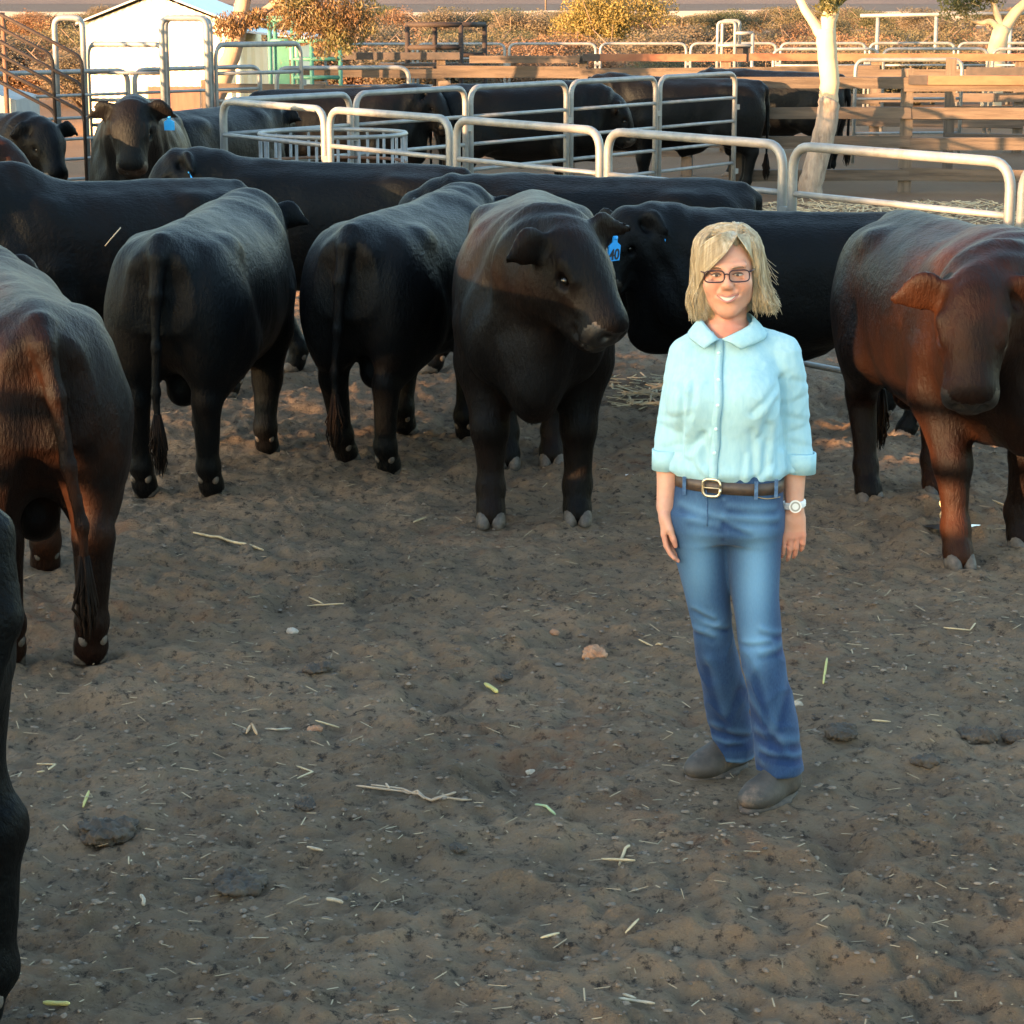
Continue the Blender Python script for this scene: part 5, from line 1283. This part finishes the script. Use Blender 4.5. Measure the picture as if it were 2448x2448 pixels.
M_STONE = mat("pale_stone", (.42, .37, .31), .9, c2=(.32, .27, .22), scale=18, bump=.5)
def stalk(label, strokes, r, m, cat='straw', name='straw_stalk', flat=.5):
    o = MB(); c = on_ground(*strokes[0][0])
    for st in strokes:
        P_ = [on_ground(x, y, .012) for x, y in st]; Q = []
        for i in range(len(P_)-1):
            for k in range(4):
                p = P_[i].lerp(P_[i+1], k/4); p.z = max(p.z, gz(p.x, p.y) + r*.8); Q.append(p - c)
        Q.append(P_[-1] - c); n = len(Q)
        o.tube(Q, [r*(.9 if 0 < i < n-1 else .5) for i in range(n)], 5)
    b_ = o.build(name, m, None, True); b_.location = c; return tag(b_, label, cat, 'straw and sticks on the yard floor')
stalk('long pale reed lying on the dirt in front of the black bulls at left', [[(365, 1013), (430, 1023), (497, 1042)]], .0075, M_STRAW)
stalk('forked straw on the dirt left of centre', [[(580, 1137), (648, 1143)], [(583, 1132), (610, 1139)]], .004, M_STRAW)
stalk('long dry forked twig lying across the foreground dirt', [[(672, 1490), (700, 1493), (760, 1500), (815, 1513), (890, 1515)], [(700, 1488), (760, 1497), (800, 1514)], [(815, 1512), (850, 1506), (860, 1499)], [(735, 1495), (728, 1483)]], .0045, M_TWIGP, 'twig', 'dry_twig')
stalk('bent pale straw left of the dry twig', [[(560, 1452), (590, 1463), (561, 1476)]], .0035, M_STRAW)
stalk('crossed straws lying in the foreground below the woman', [[(1135, 1628), (1198, 1631)], [(1168, 1624), (1180, 1612), (1188, 1598)]], .005, M_STRAW)
stalk('greenish straw in the middle foreground', [[(1010, 1525), (1030, 1536), (1048, 1545)]], .005, mat("green_straw", (.34, .42, .22), .6))
stalk('short straw standing up from the dirt right of the woman', [[(1553, 1298), (1556, 1275), (1560, 1248)]], .005, M_STRAWY)
stalk('curled brown leaf lying at left of the dirt', [[(465, 1390), (475, 1372), (485, 1392)]], .006, mat("brown_leaf", (.40, .26, .14), .7), 'leaf', 'dry_leaf')
stalk('curved bark strip beside the curled brown leaf', [[(500, 1372), (522, 1383), (550, 1381)]], .0045, M_CHIP, 'bark strip', 'bark_strip')
stalk('straight pale straw right of the curled leaf', [[(595, 1365), (640, 1374)]], .004, M_STRAW)
stalk('yellow corn leaf scrap at the bottom left corner', [[(82, 1900), (105, 1902), (131, 1903)]], .007, M_STRAWY, 'leaf', 'dry_leaf')
stalk('bright straw sticking out of the dirt at lower left', [[(157, 1530), (168, 1500)]], .005, M_STRAWY)
stalk('broken angular straw near the left edge', [[(70, 1447), (105, 1449), (92, 1466)], [(70, 1464), (84, 1465)]], .0035, M_STRAW)
stalk('folded pale straw at the bottom right of centre', [[(1168, 1893), (1195, 1897), (1235, 1902)], [(1175, 1884), (1200, 1893)]], .005, M_CHIP)
stalk('yellow dry husk in front of the woman on the dirt', [[(915, 1296), (928, 1305), (938, 1313)]], .009, M_STRAWY, 'leaf', 'dry_leaf')
stalk('short white chip on the dirt below the dry twig', [[(580, 1622), (609, 1612)]], .0055, M_CHIP, 'wood chip', 'wood_chip')
stalk('broad white chip in the lower foreground', [[(615, 1704), (632, 1706), (647, 1711)]], .007, M_CHIP, 'wood chip', 'wood_chip')
stalk('curved white chip at the lower left', [[(266, 1696), (272, 1706), (271, 1716)]], .006, M_CHIP, 'wood chip', 'wood_chip')
stalk('thin straw lying left of the woman at hand height', [[(1205, 1212), (1235, 1214), (1250, 1228)]], .004, M_STRAW)
stalk('slanting straw below the crossed straws', [[(1020, 1788), (1055, 1765)]], .0045, M_STRAW)
stalk('small slanting straw right of the foreground middle', [[(1180, 1765), (1205, 1742)]], .004, M_STRAW)
stalk('curved straw on the dirt under the boots', [[(1645, 1365), (1680, 1368)]], .004, M_STRAW)
stalk('pale straw on the dirt ahead of the big head-on bull', [[(780, 986), (804, 980)]], .005, M_STRAW)
stalk('long straw at the right edge below the lowered bull', [[(1872, 948), (1905, 962), (1932, 966)]], .006, M_STRAW)
stalk('thin straw on the dirt at right', [[(1780, 1190), (1830, 1193)], [(1830, 1193), (1840, 1183)]], .004, M_STRAW)

def lump(name, label, cat, px, py, r, m, seed, n=3, sq=.55, sink=.3, group=None):
    if name == 'dung_pile': r *= .70; sq *= .72; n += 3
    c = on_ground(px, py); rr_ = random.Random(seed); f = Field((-r*1.9, -r*1.9, -r), (r*1.9, r*1.9, r*1.5), r/15)
    f.ell((0, 0, r*sq*(1-sink) - r*sq*.3), (r, r*.85, r*sq), None, k=r*.1)
    for k in range(n):
        a = rr_.uniform(0, 6.28); f.ell((math.cos(a)*r*.55, math.sin(a)*r*.55, rr_.uniform(0, .35)*r), (r*rr_.uniform(.4, .65),)*2 + (r*sq*rr_.uniform(.5, .9),), None, k=r*.12)
    V, F = f.nets(); N = vnormals(V, F); V = V + N*(r*(.22*vnoise3(V/r, 2.2, seed) + .22*vnoise3(V/r, 5.5, seed+1) + .13*vnoise3(V/r, 12, seed+2)))[:, None]
    o = link(name, mesh_np(name, V, F, m), None); o.location = c; o.rotation_euler = (0, 0, rr_.uniform(0, 6)); return tag(o, label, cat, group)
lump('rock', 'orange sunlit rock on the dirt left of the woman', 'rock', 1120, 1240, .050, M_ROCK, 1, sq=.6, group='stones on the yard floor')
lump('rock', 'small orange stone beyond the sunlit rock', 'rock', 1045, 1193, .020, M_ROCK, 2, group='stones on the yard floor')
lump('pebble', 'round grey pebble on the dirt at left of centre', 'pebble', 550, 1194, .022, M_STONE, 3, group='stones on the yard floor')
lump('pebble', 'white pebble right of the trouser hems', 'pebble', 1505, 1330, .018, M_CHIP, 4, group='stones on the yard floor')
lump('pebble', 'small white pebble in the middle foreground', 'pebble', 1002, 1434, .015, M_CHIP, 5, group='stones on the yard floor')
lump('pebble', 'tan stone below the curled leaf', 'pebble', 595, 1380, .024, M_ROCK, 6, group='stones on the yard floor')
lump('paper_scrap', 'white scrap on the dirt before the big bull', 'scrap', 1187, 922, .022, mat("white_scrap", (.7, .7, .68), .7), 7, sq=.35)
DG = 'dung on the yard floor'
lump('dung_pile', 'large dark dung pile at the right edge beyond the boots', 'dung', 1842, 1395, .085, M_DUNG, 11, 5, group=DG)
lump('dung_pile', 'dark dung pile cut by the right edge', 'dung', 1916, 1395, .060, M_DUNG, 12, 4, group=DG)
lump('dung_pile', 'dark crumbly dung pile right of the trouser hem', 'dung', 1588, 1388, .075, M_DUNG, 13, 5, sq=.4, group=DG)
lump('dung_pile', 'dark dung lumps below the large pile at right', 'dung', 1745, 1455, .065, M_DUNG, 14, 5, sq=.35, group=DG)
lump('dung_pile', 'round dark dung pat in the left foreground', 'dung', 578, 1522, .050, M_DUNG, 15, 3, sq=.4, group=DG)
lump('dung_pile', 'small dark dung lumps below the dry twig', 'dung', 862, 1603, .038, M_DUNG, 16, 5, sq=.5, group=DG)
lump('dung_pile', 'dark crusted dung pat at left of centre', 'dung', 600, 1272, .065, M_DUNG, 17, 4, sq=.3, group=DG)
lump('dung_pile', 'dark dung crumbs left of the woman', 'dung', 950, 1275, .045, M_DUNG, 18, 5, sq=.4, group=DG)
lump('dung_pile', 'broad dark dung patch near the lower left', 'dung', 200, 1575, .12, M_DUNG, 19, 6, sq=.22, group=DG)
lump('dung_pile', 'broad dark dung patch below the left foreground pat', 'dung', 445, 1670, .10, M_DUNG, 20, 6, sq=.22, group=DG)

# straw chaff nobody could count
r_ = np.random.default_rng(3); n = 3000
yy = 4.3 + (13.5-4.3)*r_.random(n)**1.3; xx = (r_.random(n)-.5)*.58*yy
cl = vnoise2(xx*1.1, yy*1.1, 40) + .5; keep = r_.random(n) < (.25 + .9*cl); xx, yy = xx[keep], yy[keep]; n = len(xx)
hx = 2.6 + r_.random(7000)*3.0; hy = 13.5 + 13*r_.random(7000)**1.2; hx = np.concatenate([hx, .6 + r_.random(260)*.75]); hy = np.concatenate([hy, 12.9 + r_.random(260)*1.1])
def chaff(x, y, l0, l1, w, seed):
    q = np.random.default_rng(seed); n = len(x); a = q.random(n)*6.28; L = l0 + (l1-l0)*q.random(n)**2.2; ti = q.normal(size=n)*.16
    z = ground_height(x[None, :], y[None, :])[0] + .006 + np.abs(ti)*L*.5
    d = np.stack([np.cos(a), np.sin(a), ti], 1)*L[:, None]/2; s = np.stack([-np.sin(a), np.cos(a), 0*a], 1)*w*(.6 + .8*q.random(n))[:, None]; u = np.array((0, 0, w*.8)); c = np.stack([x, y, z], 1)
    V = np.stack([c-d-s, c+d-s, c+d+s, c-d+s, c-d+u, c+d+u], 1).reshape(-1, 3); o = 6*np.arange(n)[:, None]
    return V, np.concatenate([o + np.array(f_) for f_ in ((0, 1, 5, 4), (2, 3, 4, 5), (3, 2, 1, 0))])
V, F = chaff(xx, yy, .006, .055, .0019, 5); tag(link('straw_litter', mesh_np('straw_litter', V, F, mat("chaff", (.36, .29, .18), .7, c2=(.22, .165, .10), scale=6), False), None), 'scattered straw chaff over the trampled yard floor', 'straw', kind='stuff')
V, F = chaff(hx, hy, .06, .22, .006, 6); tag(link('hay_litter', mesh_np('hay_litter', V, F, mat("old_hay", (.46, .37, .21), .7, c2=(.34, .26, .15), scale=4), False), None), 'pale old hay strewn along the fence line', 'hay', kind='stuff')

# crumbled clods of dry manure and earth: one scattered mass
def crumbs(n, seed, r0, r1, pw):
    q = np.random.default_rng(seed); y = 4.3 + 9.5*q.random(n)**1.25; x = (q.random(n)-.5)*.57*y
    k = q.random(n) < np.clip(.15 + 1.3*(vnoise2(x*1.4, y*1.5, 50) + .35), .05, 1); x, y = x[k], y[k]; n = len(x)
    r = r0 + (r1-r0)*q.random(n)**pw
    base = np.array([(0, 0, .62)] + [(.62*math.cos(a), .62*math.sin(a), .45) for a in np.linspace(.4, 6.68, 7)[:6]] + [(math.cos(a), math.sin(a), -.05) for a in np.linspace(0, 6.2832, 7)[:6]])
    V = base[None]*(1 + q.uniform(-.32, .32, (n, 13, 3)))*r[:, None, None]*np.stack([q.uniform(.7, 1.4, n), q.uniform(.7, 1.4, n), q.uniform(.5, .9, n)], 1)[:, None, :]
    z = ground_height(x[None, :], y[None, :])[0] + r*.12
    V = (V + np.stack([x, y, z], 1)[:, None]).reshape(-1, 3)
    f = np.array([(0, 1+i, 1+(i+1) % 6) for i in range(6)] + [(1+i, 7+i, 7+(i+1) % 6) for i in range(6)] + [(1+i, 7+(i+1) % 6, 1+(i+1) % 6) for i in range(6)])
    return V, (f[None] + 13*np.arange(n)[:, None, None]).reshape(-1, 3)
M_CRUMB = mat("dry_clods", (.14, .104, .074), .95, c2=(.235, .175, .122), scale=7, c3=(.05, .042, .034), s3=11, lo3=.5, hi3=.62, bump=.5, bscale=120)
V, F = crumbs(24000, 8, .0018, .012, 4.5)
tag(link('clods', mesh_np('clods', V, F, M_CRUMB, True), None), 'crumbled clods of dry manure and earth on the yard floor', 'clods', kind='stuff')

# straws on backs, the stream and its puddle
for c, d, lab in (((-1.86, 10.52, 1.235), (.075, .01, .085), 'white straw lying on the rump of the turned-away bull'), ((-1.63, 14.30, 1.20), (.08, .02, .12), 'white straw on the side of the bull by the front fence')):
    m = MB(); m.tube([(-d[0]/2, -d[1]/2, -d[2]/2), (d[0]/2, d[1]/2, d[2]/2)], .0028, 5); b_ = m.build('straw_stalk', M_CHIP, None, True); b_.location = c; tag(b_, lab, 'straw', 'straws on the backs of bulls')
pc = on_ground(1800, 1011)
m = MB(); n = 28; m.add([(0, 0, 0)] + [(.125*math.cos(a)*(1 + .25*math.sin(3*a)), .07*math.sin(a)*(1 + .2*math.cos(2*a)), 0) for a in np.linspace(0, 2*math.pi, n, endpoint=False)], [(0, 1+i, 1+(i+1) % n) for i in range(n)])
pd_ = m.build('puddle', mat("wet_film", (.05, .045, .04), .03, spec=1.0), None); pd_.location = pc + Vector((0, 0, .035)); tag(pd_, kind='structure')
m = MB(); top = on_ground(1772, 1000) + Vector((0, .05, .46)); bot = on_ground(1776, 1004)
m.tube([top.lerp(bot, t) - bot + Vector((.004*math.sin(t*60), .004*math.cos(t*60), 0)) for t in np.linspace(0, 1, 50)], [.0045 + .0018*math.sin(t*38) for t in np.linspace(0, 1, 50)], 6)
st = m.build('liquid_stream', mat("liquid", (.55, .48, .30), .05, spec=.9), None, True); st.location = bot; tag(st, 'thin twisting stream of liquid falling beneath the lowered bull', 'liquid stream')
